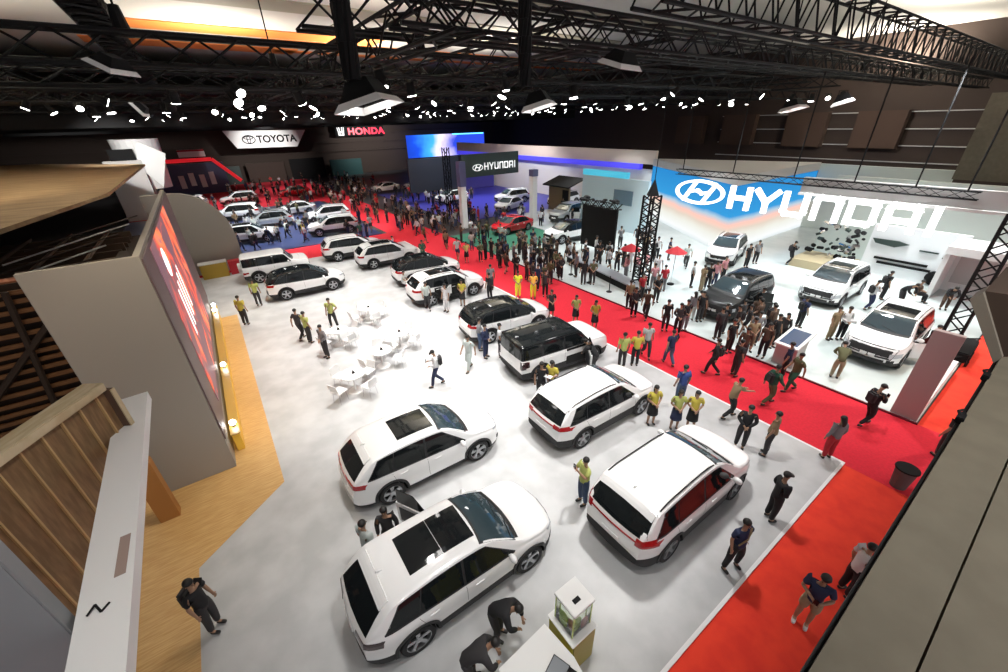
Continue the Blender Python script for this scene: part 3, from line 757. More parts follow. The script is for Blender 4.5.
def letter_bm(ch, w, h, t, d):
    b = bmesh.new()
    for pl in LET[ch]: stroke(b, [(x*w, z*h) for x, z in pl], t, d)
    return b
def emblem_bm(b, w, h, t, d):
    k = 36; rg = []
    for i in range(k):
        a = 2*PI*i/k; rr = []
        for s, y in ((1, 0), (1-t/w*2, 0), (1-t/w*2, d), (1, d)):
            rr.append(b.verts.new((w/2*s*math.cos(a), y, h/2*(s if s == 1 else 1-t/h*2)*math.sin(a))))
        rg.append(rr)
    for i in range(k):
        for j in range(4): b.faces.new((rg[i][j], rg[(i+1) % k][j], rg[(i+1) % k][(j+1) % 4], rg[i][(j+1) % 4]))
    bmesh.ops.recalc_face_normals(b, faces=b.faces)
    stroke(b, [(-.30*w, -.34*h), (-.10*w, .38*h)], t*1.25, d); stroke(b, [(.10*w, -.38*h), (.30*w, .34*h)], t*1.25, d)
    stroke(b, [(-.20*w, -.02*h), (-.04*w, .06*h), (.06*w, -.04*h), (.20*w, .04*h)], t*1.1, d)
def brand_sign(name, label, loc, rz, h, wl, gap, t, d, m, ew, eh, word_z=0, backing=None):
    s = thing(name, label, 'sign', loc, rz)
    if backing: bx('board', m_signbg, s, *backing)
    e = B('emblem', m, s, lambda b: emblem_bm(b, ew, eh, t*.62, d)); e.location = (ew/2, 0, eh*.48)
    x = ew+gap*1.4
    for ch in 'HYUNDAI':
        o = obj('letter', letter_bm(ch, wl, h, t, d), m, s); o.location = (x, 0, word_z); x += (wl if ch != 'I' else wl*.4)+gap
    return s, x
# sign frame: reading direction goes towards -Y (left to right in the view), facing -X
brand_sign('illuminated_sign', 'huge white illuminated letters and oval emblem spelling HYUNDAI above the white stand', (25, 15.95, 3.98), -PI/2, 1.22, 1.20, .24, .25, .22, m_lettr, 3.2, 1.45, .02)
bx_ = truss('thin black rigging truss that carries the huge white illuminated letters', (25.25, 16.2, 5.75), (25.25, 2.6, 5.75), .3, .3, .5, .02)
for i, y in enumerate((15.8, 12.6, 9.4, 6.8, 4.6, 3.0)):
    tag(B('suspension_wire', m_black, None, lambda b: cyl(b, (25.25, y, 5.9), (25.25, y, 10.6), .032, n=5)), '%s suspension wire from the left above the huge white letters' % ['first', 'second', 'third', 'fourth', 'fifth', 'last'][i], 'wire')
structure(bx('wall_white_fascia', m_pale, None, 25.45, 25.7, -3, 9.0, 5.22, 5.95))
structure(bx('trim_30', m_white, None, 25.3, 25.72, -3, 9.0, 5.10, 5.22))
# LED wall behind the letters: sky, clouds and a pale lake as a lit picture
def screen_mat(name, stops, axis=2, lo=0, hi=5, es=1.0, warp=.3, ns=.5):
    m = bpy.data.materials.new(name); m.use_nodes = True; nt = m.node_tree; b = nt.nodes['Principled BSDF']
    tc = nt.nodes.new('ShaderNodeTexCoord'); sp = nt.nodes.new('ShaderNodeSeparateXYZ'); n = nt.nodes.new('ShaderNodeTexNoise'); n.inputs['Scale'].default_value = ns; n.inputs['Detail'].default_value = 3
    mr = nt.nodes.new('ShaderNodeMapRange'); mr.inputs[1].default_value = lo; mr.inputs[2].default_value = hi
    ad = nt.nodes.new('ShaderNodeMath'); ad.operation = 'MULTIPLY_ADD'; ad.inputs[1].default_value = warp
    r = nt.nodes.new('ShaderNodeValToRGB')
    while len(r.color_ramp.elements) < len(stops): r.color_ramp.elements.new(.5)
    for e, (p, c) in zip(r.color_ramp.elements, stops): e.position = p; e.color = (*c, 1)
    nt.links.new(tc.outputs['Object'], sp.inputs[0]); nt.links.new(tc.outputs['Object'], n.inputs['Vector']); nt.links.new(sp.outputs[axis], mr.inputs[0])
    nt.links.new(n.outputs[0], ad.inputs[0]); nt.links.new(mr.outputs[0], ad.inputs[2]); nt.links.new(ad.outputs[0], r.inputs[0])
    nt.links.new(r.outputs[0], b.inputs['Emission Color']); b.inputs['Emission Strength'].default_value = es; b.inputs['Base Color'].default_value = (.004, .004, .004, 1); b.inputs['Roughness'].default_value = 1; b.inputs['Specular IOR Level'].default_value = 0
    return m
sky_s = screen_mat('sky_screen', [(.0, (.45, .55, .58)), (.12, (.72, .74, .74)), (.24, (.66, .66, .60)), (.32, (.60, .52, .44)), (.39, (.80, .46, .38)), (.45, (.35, .48, .58)), (.50, (.03, .26, .56)), (1, (.015, .17, .45))], lo=0, hi=5.9, es=1.0, warp=.10, ns=.25)
bm = bmesh.new(); prism(bm, [(29, 14, 0), (36.6, 26.2, 0), (37.2, 26.2, 0), (42, 14.0, 0)], (0, 0, 4.7)); ledw = obj('screen_wall', bm, sky_s)
tag(ledw, 'tall lit screen wall showing blue sky and pink clouds behind the emblem and first white letters', 'screen')
bm = bmesh.new(); prism(bm, [(28.95, 13.95, 4.71), (36.6, 26.25, 4.71), (37.2, 26.25, 4.71), (42, 13.95, 4.71)], (0, 0, .6)); structure(obj('trim_31', bm, m_pale))
# long beige fascia and blue underside on the far stands
structure(bx('wall_fascia', mat('beige_fascia', (.66, .57, .52), .6), None, 37, 37.3, 26.3, 66, 4.75, 6.0))
structure(bx('trim_32', mat('blue_glow_strip', (.05, .05, .4), .5, emit=(.05, .04, .55), es=.9), None, 36.9, 37.4, 28, 66, 4.2, 4.74))
structure(bx('wall_stand_back', m_white, None, 37.6, 37.9, 26.3, 66, 0, 4.2))
structure(bx('wall_white_back', mat('pale_green_panel', (.60, .66, .62), .5), None, 34.5, 34.8, -3, 10.3, 0, 5.2)); structure(bx('wall_white_far', mat('pale_green_panel', (.60, .66, .62), .5), None, 42.1, 42.4, 6, 14, 0, 5.2))
# white meeting box with monitor, left of the screen wall
t = thing('stand_partition', 'white partition wall with a small grey monitor, left of the sky picture', 'partition', (29, 20.9, .07))
bx('wall_panel', mat('cool_white_panel', (.52, .66, .72), .5), t, 0, .3, 0, 7.3, 0, 4.3); bx('monitor', mat('grey_monitor', (.12, .2, .26), .3), t, -.08, -.01, 1.4, 3.4, 2.2, 3.4)
bx('lit_header', mat('cyan_header', (.1, .5, .65), .5, emit=(.05, .45, .65), es=.5), t, -.04, .3, 2.2, 7.3, 4.32, 4.8)
t = thing('wooden_booth', 'olive brown wooden booth with dark slanted roof, behind the black screen', 'booth', (31, 30, .02))
bx('side_wall', mat('olive_wood', (.16, .12, .06), .6), t, 0, .2, 2, 5.2, 0, 2.6); bx('doorway', m_drape, t, -.03, .0, 2.1, 3.0, 0, 2.3)
B('roof', m_drape, t, lambda b: prism(b, [(-.6, 1.5, 2.6), (1.8, 1.5, 3.3), (1.8, 5.6, 3.3), (-.6, 5.6, 2.6)], (0, 0, .12)))
# exhibit wall: frosted white cabinet with car parts
t = thing('parts_display', 'white display wall with mounted dark vehicle parts under the last big letters', 'display', (32, 4.3, .07))
bx('back_panel', mat('bright_white_panel', (.78, .8, .82), .35), t, 0, .25, -1.5, 2.55, 0, 2.9)
B('bumper_part', m_signbg, t, lambda b: prism(b, [(-.12, 2.4, 2.1), (-.12, 2.2, 1.85), (-.12, 1.3, 1.75), (-.12, .7, 2.0), (-.12, 1.2, 2.12)], (.1, 0, 0)))
for k, (y, z) in enumerate(((.9, .95), (.7, .7))): B('sill_bar', m_black, t, lambda b: box(b, -.12, -.02, y-1.3, y+1.1, z, z+.12))
B('seat_part', m_black, t, lambda b: sph(b, (-.15, -.9, .45), .42, .3, 1, 1)); B('trim_part', m_signbg, t, lambda b: box(b, -.1, -.02, -.6, .2, 1.75, 1.82)); B('small_trim_part', m_signbg, t, lambda b: box(b, -.1, -.02, -1.3, -.8, 1.55, 1.62))
t = thing('parts_rack', 'tan plinth crowded with small dark and silver mechanical parts below the middle letters', 'display', (31.5, 8.35, .07), 0)
bx('plinth', mat('sand_plinth', (.45, .38, .24), .6), t, -1.6, 1.2, -1.3, 1.6, 0, .5)
for k in range(46):
    x, y, z = rnd.uniform(-.1, 1.1), rnd.uniform(-1.2, 1.5), rnd.uniform(.55, 2.5)
    B('mechanical_part', [m_black, chrome, plastic, m_signbg][k % 4], t, lambda b: (cyl(b, (x, y, z), (x+rnd.uniform(-.2, .2), y+rnd.uniform(-.35, .35), z+rnd.uniform(-.1, .2)), rnd.uniform(.06, .16), n=8)))
# white box stand on the right with grey interior
t = thing('stand_cubicle', 'open white cubicle with grey slatted interior at the right edge of the white stand', 'booth', (29.5, .6, .07))
bx('back_wall', m_white, t, 2.2, 2.4, -.8, 2.6, 0, 2.4); bx('interior_screen', m_pale, t, 2.1, 2.19, -.6, 2.2, .5, 2.0); bx('side_wall', m_white, t, 0, 2.2, 2.4, 2.6, 0, 2.4); bx('header', m_white, t, -.2, 2.4, -.8, 2.6, 2.41, 2.8)
# podium with touch screen
t = thing('podium', 'white podium with a sloped blue touch screen beside the red carpet', 'podium', (17.0, 4.62, .07))
B('stand', m_pale, t, lambda b: prism(b, [(-.45, -.35, 0), (.45, -.35, 0), (.45, -.35, 1.05), (-.45, -.35, .92)], (0, .75, 0)))
B('screen_frame', m_white, t, lambda b: prism(b, [(-.74, -.42, .93), (.74, -.42, 1.14), (.74, -.42, 1.20), (-.74, -.42, .99)], (0, .84, 0)))
B('touch_screen', mat('blue_screen', (.01, .03, .08), .2, emit=(.03, .08, .18), es=.25), t, lambda b: prism(b, [(-.60, -.32, 1.008), (.60, -.32, 1.182), (.60, -.32, 1.19), (-.60, -.32, 1.016)], (0, .64, 0)))
# pylon at the corner of the white stand
t = thing('stand_pylon', 'tall plain brown-grey pylon slab at the corner of the white stand', 'pylon', (16.3, .54, .012))
bx('slab', m_taupe2, t, .02, .22, .02, .68, 0, 3.1, bev=.01); bx('plinth', m_edge, t, .23, 4.8, .03, .22, 0, .5)
t = thing('rack_trolley', 'dark folded equipment trolley behind the brown-grey pylon', 'trolley', (21.6, .62, .07)); B('frame', m_black, t, lambda b: lattice(b, (0, 0, .1), (2.8, .1, .1), .5, .5, .5, .04)); B('case', m_black, t, lambda b: box(b, .3, 2.2, -.2, .2, .1, .5, bev=.04))
# suspended black screen and its bench
t = thing('hanging_screen', 'big black square screen seen from behind, hung over the aisle edge', 'screen', (21.9, 17.9, .62))
bx('panel', m_drape, t, -.08, .08, 0, 3.15, 0, 2.85); B('top_rigging', m_black, t, lambda b: lattice(b, (0, -.1, 3.05), (0, 3.25, 3.05), .5, .35, .35, .04))
for k in range(9): B('cable_coil', m_black, t, lambda b: sph(b, (rnd.uniform(-.3, .3), rnd.uniform(0, 3.1), 3.1+rnd.uniform(0, .3)), rnd.uniform(.12, .25), 1, 1.4, .6, 7, 5))
for y in (.1, 3.05): B('leg', m_black, t, lambda b: cyl(b, (0, y, -.55), (0, y, 0), .04, n=6))
truss('black lattice tower standing right of the big black screen', (18.7, 13.15, .07), (18.7, 13.15, 5.3), .62, .62, .28, .06, name='truss_tower')
t = thing('tower_cap', 'pointed black hoist head on top of the lattice tower beside the black screen', 'hoist', (18.7, 13.15, 5.3)); B('cap', m_black, t, lambda b: cyl(b, (0, 0, 0), (0, 0, .8), .38, .02, 4)); B('cable', m_black, t, lambda b: cyl(b, (0, 0, .8), (0, 0, 5.5), .02, n=5))
truss('black lattice tower rising at the right edge beside the timber post', (22.75, 1.2, .07), (22.75, 1.2, 5.6), .5, .5, .42, .045, name='truss_tower')
t = thing('bench', 'long low grey bench along the edge of the white stand', 'bench', (18.1, 12.4, .07), math.radians(79))
bx('seat', mat('bench_top', (.30, .33, .36), .4), t, 0, 7.4, -.45, .45, .42, .5, bev=.02); bx('base', m_drape, t, .1, 7.3, -.35, .35, .02, .42)
for k in range(5): 
    q = thing('queue_post', ['queue post at the near end of the low grey bench', 'second black queue post along the low grey bench', 'middle black queue post along the low grey bench', 'fourth black queue post along the low grey bench', 'queue post at the far end of the low grey bench'][k], 'queue post', (17.0+.18*k, 12.3+1.75*k, .07))
    B('post', m_black, q, lambda b: cyl(b, (0, 0, .02), (0, 0, .95), .025, n=8)); B('base', m_black, q, lambda b: cyl(b, (0, 0, 0), (0, 0, .03), .16, n=14))
for i, (x, y) in enumerate(((19.4, 14.6), (20.9, 12.6))):
    t = thing('parasol', ['left pinkish red parasol next to the lattice tower', 'right pinkish red parasol next to the lattice tower'][i], 'parasol', (x, y, .07))
    B('canopy', CL['red'], t, lambda b: cyl(b, (0, 0, 1.95), (0, 0, 2.3), .62, .03, 8)); B('pole', chrome, t, lambda b: cyl(b, (0, 0, .03), (0, 0, 2.3), .02, n=6)); B('base', m_black, t, lambda b: cyl(b, (0, 0, 0), (0, 0, .06), .2, n=12))
# second dark sign with its piers
t, xe = brand_sign('dark_sign', 'dark green-grey hanging board with white letters HYUNDAI, in the far middle', (20.1, 35, 4.25), 0, .66, .46, .13, .085, .06, mat('dark_sign_letters', (.85, .85, .85), .5, emit=(1, 1, 1), es=.45), 1.15, .60, .02, None)
for ch in t.children: ch.location.y = -.12; ch.location.x += 1.0; ch.location.z += .52
bx('board', m_signbg, t, -.1, 6.5, 0, .25, 0, 2.0)
for i, (x, y, h) in enumerate(((18.6, 33.0, 5.2), (25.2, 30.9, 4.2))):
    t = thing('pier', ['white pier left of the dark board with white letters', 'white pier right of the dark board, beside the red car'][i], 'pier', (x, y, .07)); bx('shaft', m_white, t, 0, .55, 0, .55, .01, h-1.5 if i == 0 else h, bev=.02); bx('head', mat('violet_panel', (.10, .10, .22), .5), t, -.04, .6, -.04, .6, (h-1.49) if i == 0 else h+.01, h+.6, bev=.02)
truss('thin black truss tower standing on the far aisle before the blue lit screen', (20, 38, .02), (20, 38, 6.8), .5, .5, .6, .05, name='truss_tower')
# far wall and its signs
t = thing('hanging_banner', 'white trapezoid banner with ring emblem and the word TOYOTA on the far wall', 'sign', (4.8, 85, 5.9))
B('panel', m_white, t, lambda b: prism(b, [(0, 0, 2.72), (12.5, 0, 2.55), (10.6, 0, -.02), (1.4, 0, .08)], (0, .12, 0)))
o = obj('lettering', text_bm('TOYOTA', 1.15, .1, 1.0, .03, .98), m_black, t); o.location = (4.55, -.08, .78)
def ring(b, cx, cz, rx, rz_, tt):
    k = 28; rr = []
    for i in range(k):
        a = 2*PI*i/k; rr.append([b.verts.new((cx+(rx-e)*math.cos(a), y, cz+(rz_-e)*math.sin(a))) for e, y in ((0, -.1), (tt, -.1), (tt, -.02), (0, -.02))])
    for i in range(k):
        for j in range(4): b.faces.new((rr[i][j], rr[(i+1) % k][j], rr[(i+1) % k][(j+1) % 4], rr[i][(j+1) % 4]))
B('emblem', m_black, t, lambda b: (ring(b, 3.4, 1.35, 1.0, .68, .14), ring(b, 3.4, 1.6, .72, .26, .12), ring(b, 3.4, 1.35, .3, .62, .11)))
t = thing('wall_sign', 'red lit word HONDA on the dark far wall, right of the white banner', 'sign', (24.2, 90.5, 7.3)); bx('backing', m_black, t, -.4, 9.4, 0, .2, -.2, 1.6)
m_hr = mat('red_sign_letters', (.7, .02, .04), .4, emit=(1, .03, .08), es=1.1); m_hw = mat('white_sign_letters', (.8, .8, .8), .4, emit=(1, 1, 1), es=.8)
o = obj('lettering', text_bm('HONDA', 1.25, .1, 1.1, .03, 1.15), m_hr, t); o.location = (2.1, -.08, 0)
B('emblem', m_hw, t, lambda b: (stroke(b, [(.1, 1.3), (.25, 0), (1.15, 0), (1.3, 1.3)], .14, -.08), stroke(b, [(.45, 1.3), (.5, .1)], .16, -.08), stroke(b, [(.95, 1.3), (.9, .1)], .16, -.08), stroke(b, [(.5, .6), (.9, .6)], .14, -.08)))
blue_s = screen_mat('blue_screen_show', [(.0, (.01, .02, .20)), (.35, (.01, .06, .55)), (.6, (.05, .35, .95)), (.78, (.75, .65, .95)), (1, (.02, .05, .5))], axis=0, lo=0, hi=15, es=1.3, warp=.45, ns=.22)
o = bx('stage_screen', blue_s, None, 0, 19, 0, .2, 0, 4.3); o.location = (36.5, 86, 2.6); tag(o, 'bright blue and violet stage screen on the far wall', 'screen')
o = bx('stage_light_bar', mat('cyan_bar', (.1, .4, .7), .4, emit=(.1, .5, 1), es=2.5), None, 0, 8, 0, .1, 0, .22); o.location = (47, 85.5, 6.7); tag(o, 'light blue glowing bar along the top of the stage screen', 'light')
o = bx('dark_stand_wall', mat('slate_panel', (.02, .026, .04), .5), None, 0, 7, 0, .3, 0, 3.8); o.location = (20.6, 49, 1.3); tag(o, 'dark slate stand wall hung below the blue stage screen', 'wall panel')
o = bx('dark_stand_wall', mat('violet_stand', (.06, .05, .30), .5), None, 0, 8, 0, .3, 0, 3.4); o.location = (29, 55, .05); tag(o, 'violet blue stand wall behind the dark board with white letters', 'wall panel')
for i in range(7):
    o = bx('far_stand_wall', [m_brown, m_black, mat('dark_teal', (.01, .06, .06), .6), m_signbg][i % 4], None, 0, 6.2, 0, .3, 0, 3.0+.3*(i % 3)); o.location = (-22+6.6*i*1.1, 90+.2*(i % 2), .02); tag(o, '%s dark stand wall from the left along the foot of the far wall' % ['first', 'second', 'third', 'fourth', 'fifth', 'sixth', 'seventh'][i], 'wall panel')
# red arch stand
t = thing('arch_stand', 'dark stand framed by a bright red bent arch, far left', 'stand', (-6.3, 80, .02))
B('arch', mat('red_arch', (.75, .02, .03), .4, emit=(.8, .02, .03), es=.35), t, lambda b: tube(b, [(0, 0, 0), (.2, 0, 4.0), (2.4, -.2, 4.85), (8.3, -.4, 4.9), (11.3, -.8, 1.6)], .26, 8))
bx('dark_wall', m_navy, t, .6, 9.6, .4, .7, 0, 4.4); bx('side_panel', m_white, t, -.1, .5, -2.2, -.4, 0, 3.8)
bx('sign_board', m_white, t, 4.4, 7.7, -.3, 0, 5.3, 6.3); bx('sign_stripe', CL['red'], t, 4.4, 7.7, -.34, -.31, 6.05, 6.28)
for k in range(4): bx('lit_poster', m_white, t, 3.4+1.3*k, 4.1+1.3*k, .3, .38, 1.0+.3*(k % 2), 2.8+.3*(k % 2))
# white drum shaped stand
t = thing('drum_stand', 'white rounded stand top with a dark opening, rising beyond the tan roof boards', 'stand', (-8.2, 62, .02))
B('drum', m_white, t, lambda b: cyl(b, (3.2, 2, 3), (3.2, 2, 8.1), 1.9, 2.2, 24)); bx('low_block', m_pale, t, .2, 3.4, -1.2, .2, 0, 6.1); bx('dark_opening', m_drape, t, .9, 3.0, -.9, -.7, 6.12, 7.2); B('fin', m_white, t, lambda b: prism(b, [(3.6, -1, 7.9), (5.7, -1, 6.6), (4.4, -1, 3.2), (2.9, -1, 5.6)], (0, .3, 0)))

# ---------------------------------------------------------------- left side: the backs of stands
t = thing('stand_block', 'large plain taupe wall block with a colourful screen on its right side', 'stand', (-3.56, 11.62, .064))
bx('front_wall', m_box, t, 0, 1.93, 0, .14, 0, 6.33, bev=.01); bx('side_wall', m_box, t, 1.80, 1.93, .141, 13.6, 0, 6.33); bx('shade_fill', mat('recess_shade', (.03, .016, .009), .9), t, .05, 1.79, .15, 9.8, 0, 4.6)  # near-black fill paints the shade inside the open-topped block
art = bpy.data.materials.new('lit_graphic'); art.use_nodes = True
nt = art.node_tree; pb = nt.nodes['Principled BSDF']; tc = nt.nodes.new('ShaderNodeTexCoord'); n1 = nt.nodes.new('ShaderNodeTexNoise'); n1.inputs['Scale'].default_value = .55; n1.inputs['Detail'].default_value = 4; n1.inputs['Distortion'].default_value = 1.2
rp = nt.nodes.new('ShaderNodeValToRGB'); els = rp.color_ramp.elements
for p, c in ((.25, (.10, .05, .09)), (.47, (.16, .07, .08)), (.56, (.75, .06, .03)), (.64, (.85, .25, .06)), (.72, (.45, .10, .20))):
    e = els.new(p); e.color = (*c, 1)
els.remove(els[0]); els.remove(els[-1])
nt.links.new(tc.outputs['Object'], n1.inputs['Vector']); nt.links.new(n1.outputs[0], rp.inputs[0]); nt.links.new(rp.outputs[0], pb.inputs['Emission Color']); pb.inputs['Emission Strength'].default_value = .95; pb.inputs['Base Color'].default_value = (.1, .05, .06, 1)
bx('screen_surround', mat('mauve_surround', (.15, .10, .105), .5), t, 1.94, 1.97, .05, 13.5, 1.0, 6.25)
bx('screen', art, t, 1.975, 1.99, 1.6, 9.6, 1.4, 6.15)
for k in range(4): bx('screen_letter', m_hw, t, 1.995, 2.0, 3.2+.62*k, 3.45+.62*k, 3.0+.12*k, 4.5+.1*k)
B('screen_emblem', m_hw, t, lambda b: cyl(b, (1.992, 3.4, 5.35), (2.0, 3.4, 5.35), .42, n=18))
t = thing('golden_counter', 'low glowing golden counter along the foot of the colourful screen', 'counter', (-1.55, 12.3, .064))
bx('body', mat('golden_lit_front', (.62, .36, .04), .4, emit=(1, .6, .08), es=.12), t, .02, .22, 0, 12.0, 0, .62, bev=.02); bx('top', mat('golden_top', (.45, .28, .07), .3), t, 0, .26, -.05, 12.05, .63, .67, bev=.01)
for i, y in enumerate((13.6, 17.8, 24.2, 25.0)):
    r = thing('globe_lamp', ['round white lamp at the near end of the golden counter', 'round white lamp in the middle of the golden counter', 'round white lamp near the far end of the golden counter', 'round white lamp at the very far end of the golden counter'][i], 'lamp', (-1.42, y-.9, .735)); B('globe', m_glow, r, lambda b: sph(b, (0, 0, .14), .09)); B('foot', m_black, r, lambda b: cyl(b, (0, 0, 0), (0, 0, .05), .05, n=8))
# rounded grey wall beyond
def rw(b):
    pts = [(-3.4, 0, 0), (.75, 0, 0)]
    for k in range(9):
        a = k/8*PI/2; pts.append((-1.9+2.65*math.cos(a), 0, 2.2+3.1*math.sin(a)))
    pts.append((-3.4, 0, 5.3)); prism(b, pts, (0, .4, 0))
o = B('rounded_partition', m_box, None, rw); o.location = (0, 33.2, .06); tag(o, 'rounded grey partition wall at the end of the stand, behind the yellow counter', 'partition')
t = thing('reception_counter', 'mustard yellow reception counter at the far end of the grey floor', 'counter', (-1.85, 31.9, .06)); bx('body', mat('mustard', (.42, .27, .03), .5), t, 0, 1.5, 0, .6, 0, .95, bev=.02); bx('top', m_white, t, -.05, 1.55, -.05, .65, .96, 1.02, bev=.01)
o = bx('red_display_cube', CL['red'], None, 0, .7, 0, .6, 0, .9, bev=.02); o.location = (-.25, 32.0, .06); tag(o, 'red display cube right of the mustard yellow counter', 'display')
# white beam, timber panel, post, grey return wall
o = B('beam', m_white, None, lambda b: prism(b, [(-1.68, 0, 5.66), (-1.36, -.5, 5.66), (-1.30, 2.4, 5.66), (-1.40, 6.24, 5.66), (-1.70, 6.22, 5.66), (-1.62, 2.6, 5.66), (-1.60, 0, 5.66)][1:6]+[(-1.60, -.5, 5.66)], (0, 0, .13)))
tag(o, 'long white painted beam running away at the lower left', 'beam')
o = bx('torn_tape', mat('dull_tape', (.30, .22, .19), .8), None, 0, .07, 0, .42, 0, .004); o.location = (-1.44, 3.25, 5.792); tag(o, 'strip of dull brown tape stuck on the white beam', 'tape')
o = B('cable_tie', m_black, None, lambda b: tube(b, [(0, 0, .02), (.05, .04, .05), (.08, -.02, .02), (.12, .03, .02)], .008, 5)); o.location = (-1.56, 3.0, 5.78); tag(o, 'small dark cable tie lying on the white beam', 'cable tie')
t = thing('plank_panel', 'framed wall panel of brown plywood strips with a cream capping, left behind the white beam', 'panel', (-1.52, 5.54, 0), math.radians(238.3))
# local +X runs along the wall towards the camera, the visible face is local +Y
B('plywood', m_ply, t, lambda b: prism(b, [(0, -.12, 5.7), (.3, -.12, 5.5), (.6, -.12, 5.22), (1.0, -.12, 4.75), (1.4, -.12, 4.3), (3.2, -.12, 4.2), (3.2, -.12, 6.3), (0, -.12, 6.3)], (0, .08, 0)))
for k in range(15): bx('batten', m_batten, t, .15+.205*k, .165+.205*k, -.04, -.015, max(4.25, 5.82-1.05*(.15+.205*k)), 6.3)
bx('capping', m_cream, t, .04, 3.2, -.20, .02, 6.30, 6.40, bev=.01); bx('end_board', mat('dark_end_board', (.10, .055, .035), .8), t, .0, .05, -.12, .04, 5.80, 6.3); bx('end_edge', m_cream, t, .0, .05, .041, .055, 5.80, 6.3)
o = bx('grey_return_wall', mat('cool_grey_panel', (.20, .21, .22), .6), None, -3.4, 0, -.07, .07, 4.9, 7.6, bev=.01); o.location = (-1.66, 3.05, 0); tag(o, 'plain grey wall slab at the bottom left corner, standing against the white beam', 'wall panel')
o = bx('timber_post', mat('orange_timber', (.40, .17, .04), .6), None, 0, .41, 0, .3, 0, 1.85, bev=.008); o.location = (-3.38, 10.54, .064); tag(o, 'short orange-brown timber post on the wooden floor under the white beam', 'post')
t = thing('slatted_back', 'rough back of a stand made of dark reddish timber slats, left edge', 'partition', (-3.6, 16, 0))
bx('backing', mat('recess_shade', (.03, .016, .009), .9), t, -9, 0, .3, .4, 0, 5.2)
for k in range(17): B('slat', m_slat, t, lambda b: prism(b, [(-9, 0, .3+.29*k), (0, 0, .34+.29*k+.05*math.sin(k)), (0, 0, .46+.29*k+.05*math.sin(k)), (-9, 0, .42+.29*k)], (0, .06, 0)))
B('brace', m_brown, t, lambda b: tube(b, [(-5, -.1, .2), (-.6, -.1, 4.6)], .09, 6)); B('brace', m_brown, t, lambda b: tube(b, [(-2.2, -.1, .2), (-1.6, -.1, 5.1)], .08, 6))
o = B('roof_boards', m_tanroof, None, lambda b: prism(b, [(-4.1, 54, 0), (-4.2, 29.5, 0), (-6.6, 17.6, 0), (-14, 16.6, 0), (-40, 50, 0), (-38, 70, 0), (-14, 66, 0)], (0, 0, .15))); o.location = (0, 0, 5.9); tag(o, 'wide tan roof boards over the neighbouring stand, left edge', 'roof')
o = bx('roof_shadow_box', mat('recess_shade', (.03, .016, .009), .9), None, -10, 0, 0, 13, 0, .1); o.location = (-3.7, 17.2, 3.6); tag(o, 'dark sunken stand roof between the taupe box and the tan boards', 'roof')  # near-black colour carries the shade of the sunken recess
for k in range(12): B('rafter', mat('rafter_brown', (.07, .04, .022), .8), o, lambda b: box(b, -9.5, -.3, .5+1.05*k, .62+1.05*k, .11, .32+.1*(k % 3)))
for k in range(6): B('purlin', mat('rafter_brown', (.07, .04, .022), .8), o, lambda b: box(b, -1.2-1.5*k, -1.1-1.5*k, .3, 12.6, .55, .66))
for i in range(5):
    o = B('roof_pipe', m_pale if i % 2 else m_brown, None, lambda b: cyl(b, (-3.8, 0, 0), (-.2, 3.0, .5), .03, n=6)); o.location = (-4.0+.25*i, 17.6+1.7*i, 4.2+.1*i); tag(o, '%s thin pipe lying across the dark sunken stand roof, counted from the taupe box' % ['first', 'second', 'third', 'fourth', 'fifth'][i], 'pipe')
o = bx('roof_crate', mat('terracotta', (.36, .13, .06), .8), None, 0, 1.1, 0, .5, 0, .12); o.location = (-5.9, 17.0, 5.0); tag(o, 'small terracotta coloured board at the left edge below the tan roof boards', 'board')

# ---------------------------------------------------------------- right foreground
t = thing('bulkhead', 'huge olive-brown bulkhead in the lower right foreground', 'bulkhead', (0, 0, 0))
B('near_board', m_olive, t, lambda b: prism(b, [(.3, -.27, 6.9), (.3, -4, 6.9), (12, -4, 6.9), (12, -.36, 6.9)], (0, 0, .12)))
B('edge_board', m_olive, t, lambda b: prism(b, [(.3, -.045, 6.9), (.3, -.262, 6.9), (12, -.352, 6.9), (12, -.09, 6.9)], (0, 0, .12)))
B('edge_strip', m_black, t, lambda b: prism(b, [(.3, -.030, 6.88), (.3, -.044, 6.88), (12, -.088, 6.88), (12, -.06, 6.88)], (0, 0, .10)))
t = thing('timber_post_end', 'thick brown-grey timber stub rising beside the bulkhead at the right edge', 'post', (4.5, 0, 7.0))
B('board', mat('grey_brown_timber', (.20, .175, .14), .8), t, lambda b: prism(b, [(0, .245, .53), (0, .20, .60), (0, -.065, .16), (0, -.04, .10)], (.25, 0, 0)))
B('core', mat('dark_timber', (.05, .03, .02), .8), t, lambda b: prism(b, [(.05, .198, .60), (.05, .075, .61), (.05, -.09, .16), (.05, -.067, .15)], (.9, 0, 0)))
for i, (x, y) in enumerate(((4.2, .04), (5.0, .03), (6.2, .02))):
    o = B('clamp', m_black, None, lambda b: (box(b, -.05, .05, -.01, .03, -.03, .015, bev=.006), tube(b, [(0, .01, .0), (.03, .035, .02), (.07, .02, .02)], .008, 6))); o.location = (x-.6, -.055, 7.03); tag(o, ['black clamp on the bulkhead edge nearest the camera', 'middle black clamp on the bulkhead edge', 'black clamp on the bulkhead edge beside the timber stub'][i], 'clamp')
t = thing('waste_bin', 'round black and grey waste bin on the red carpet', 'bin', (12.75, .12, .012)); B('body', mat('grey_bin', (.10, .095, .095), .6), t, lambda b: cyl(b, (0, 0, 0), (0, 0, .60), .17, .23, 20)); B('lid', m_black, t, lambda b: cyl(b, (0, 0, .605), (0, 0, .64), .26, .25, 20))

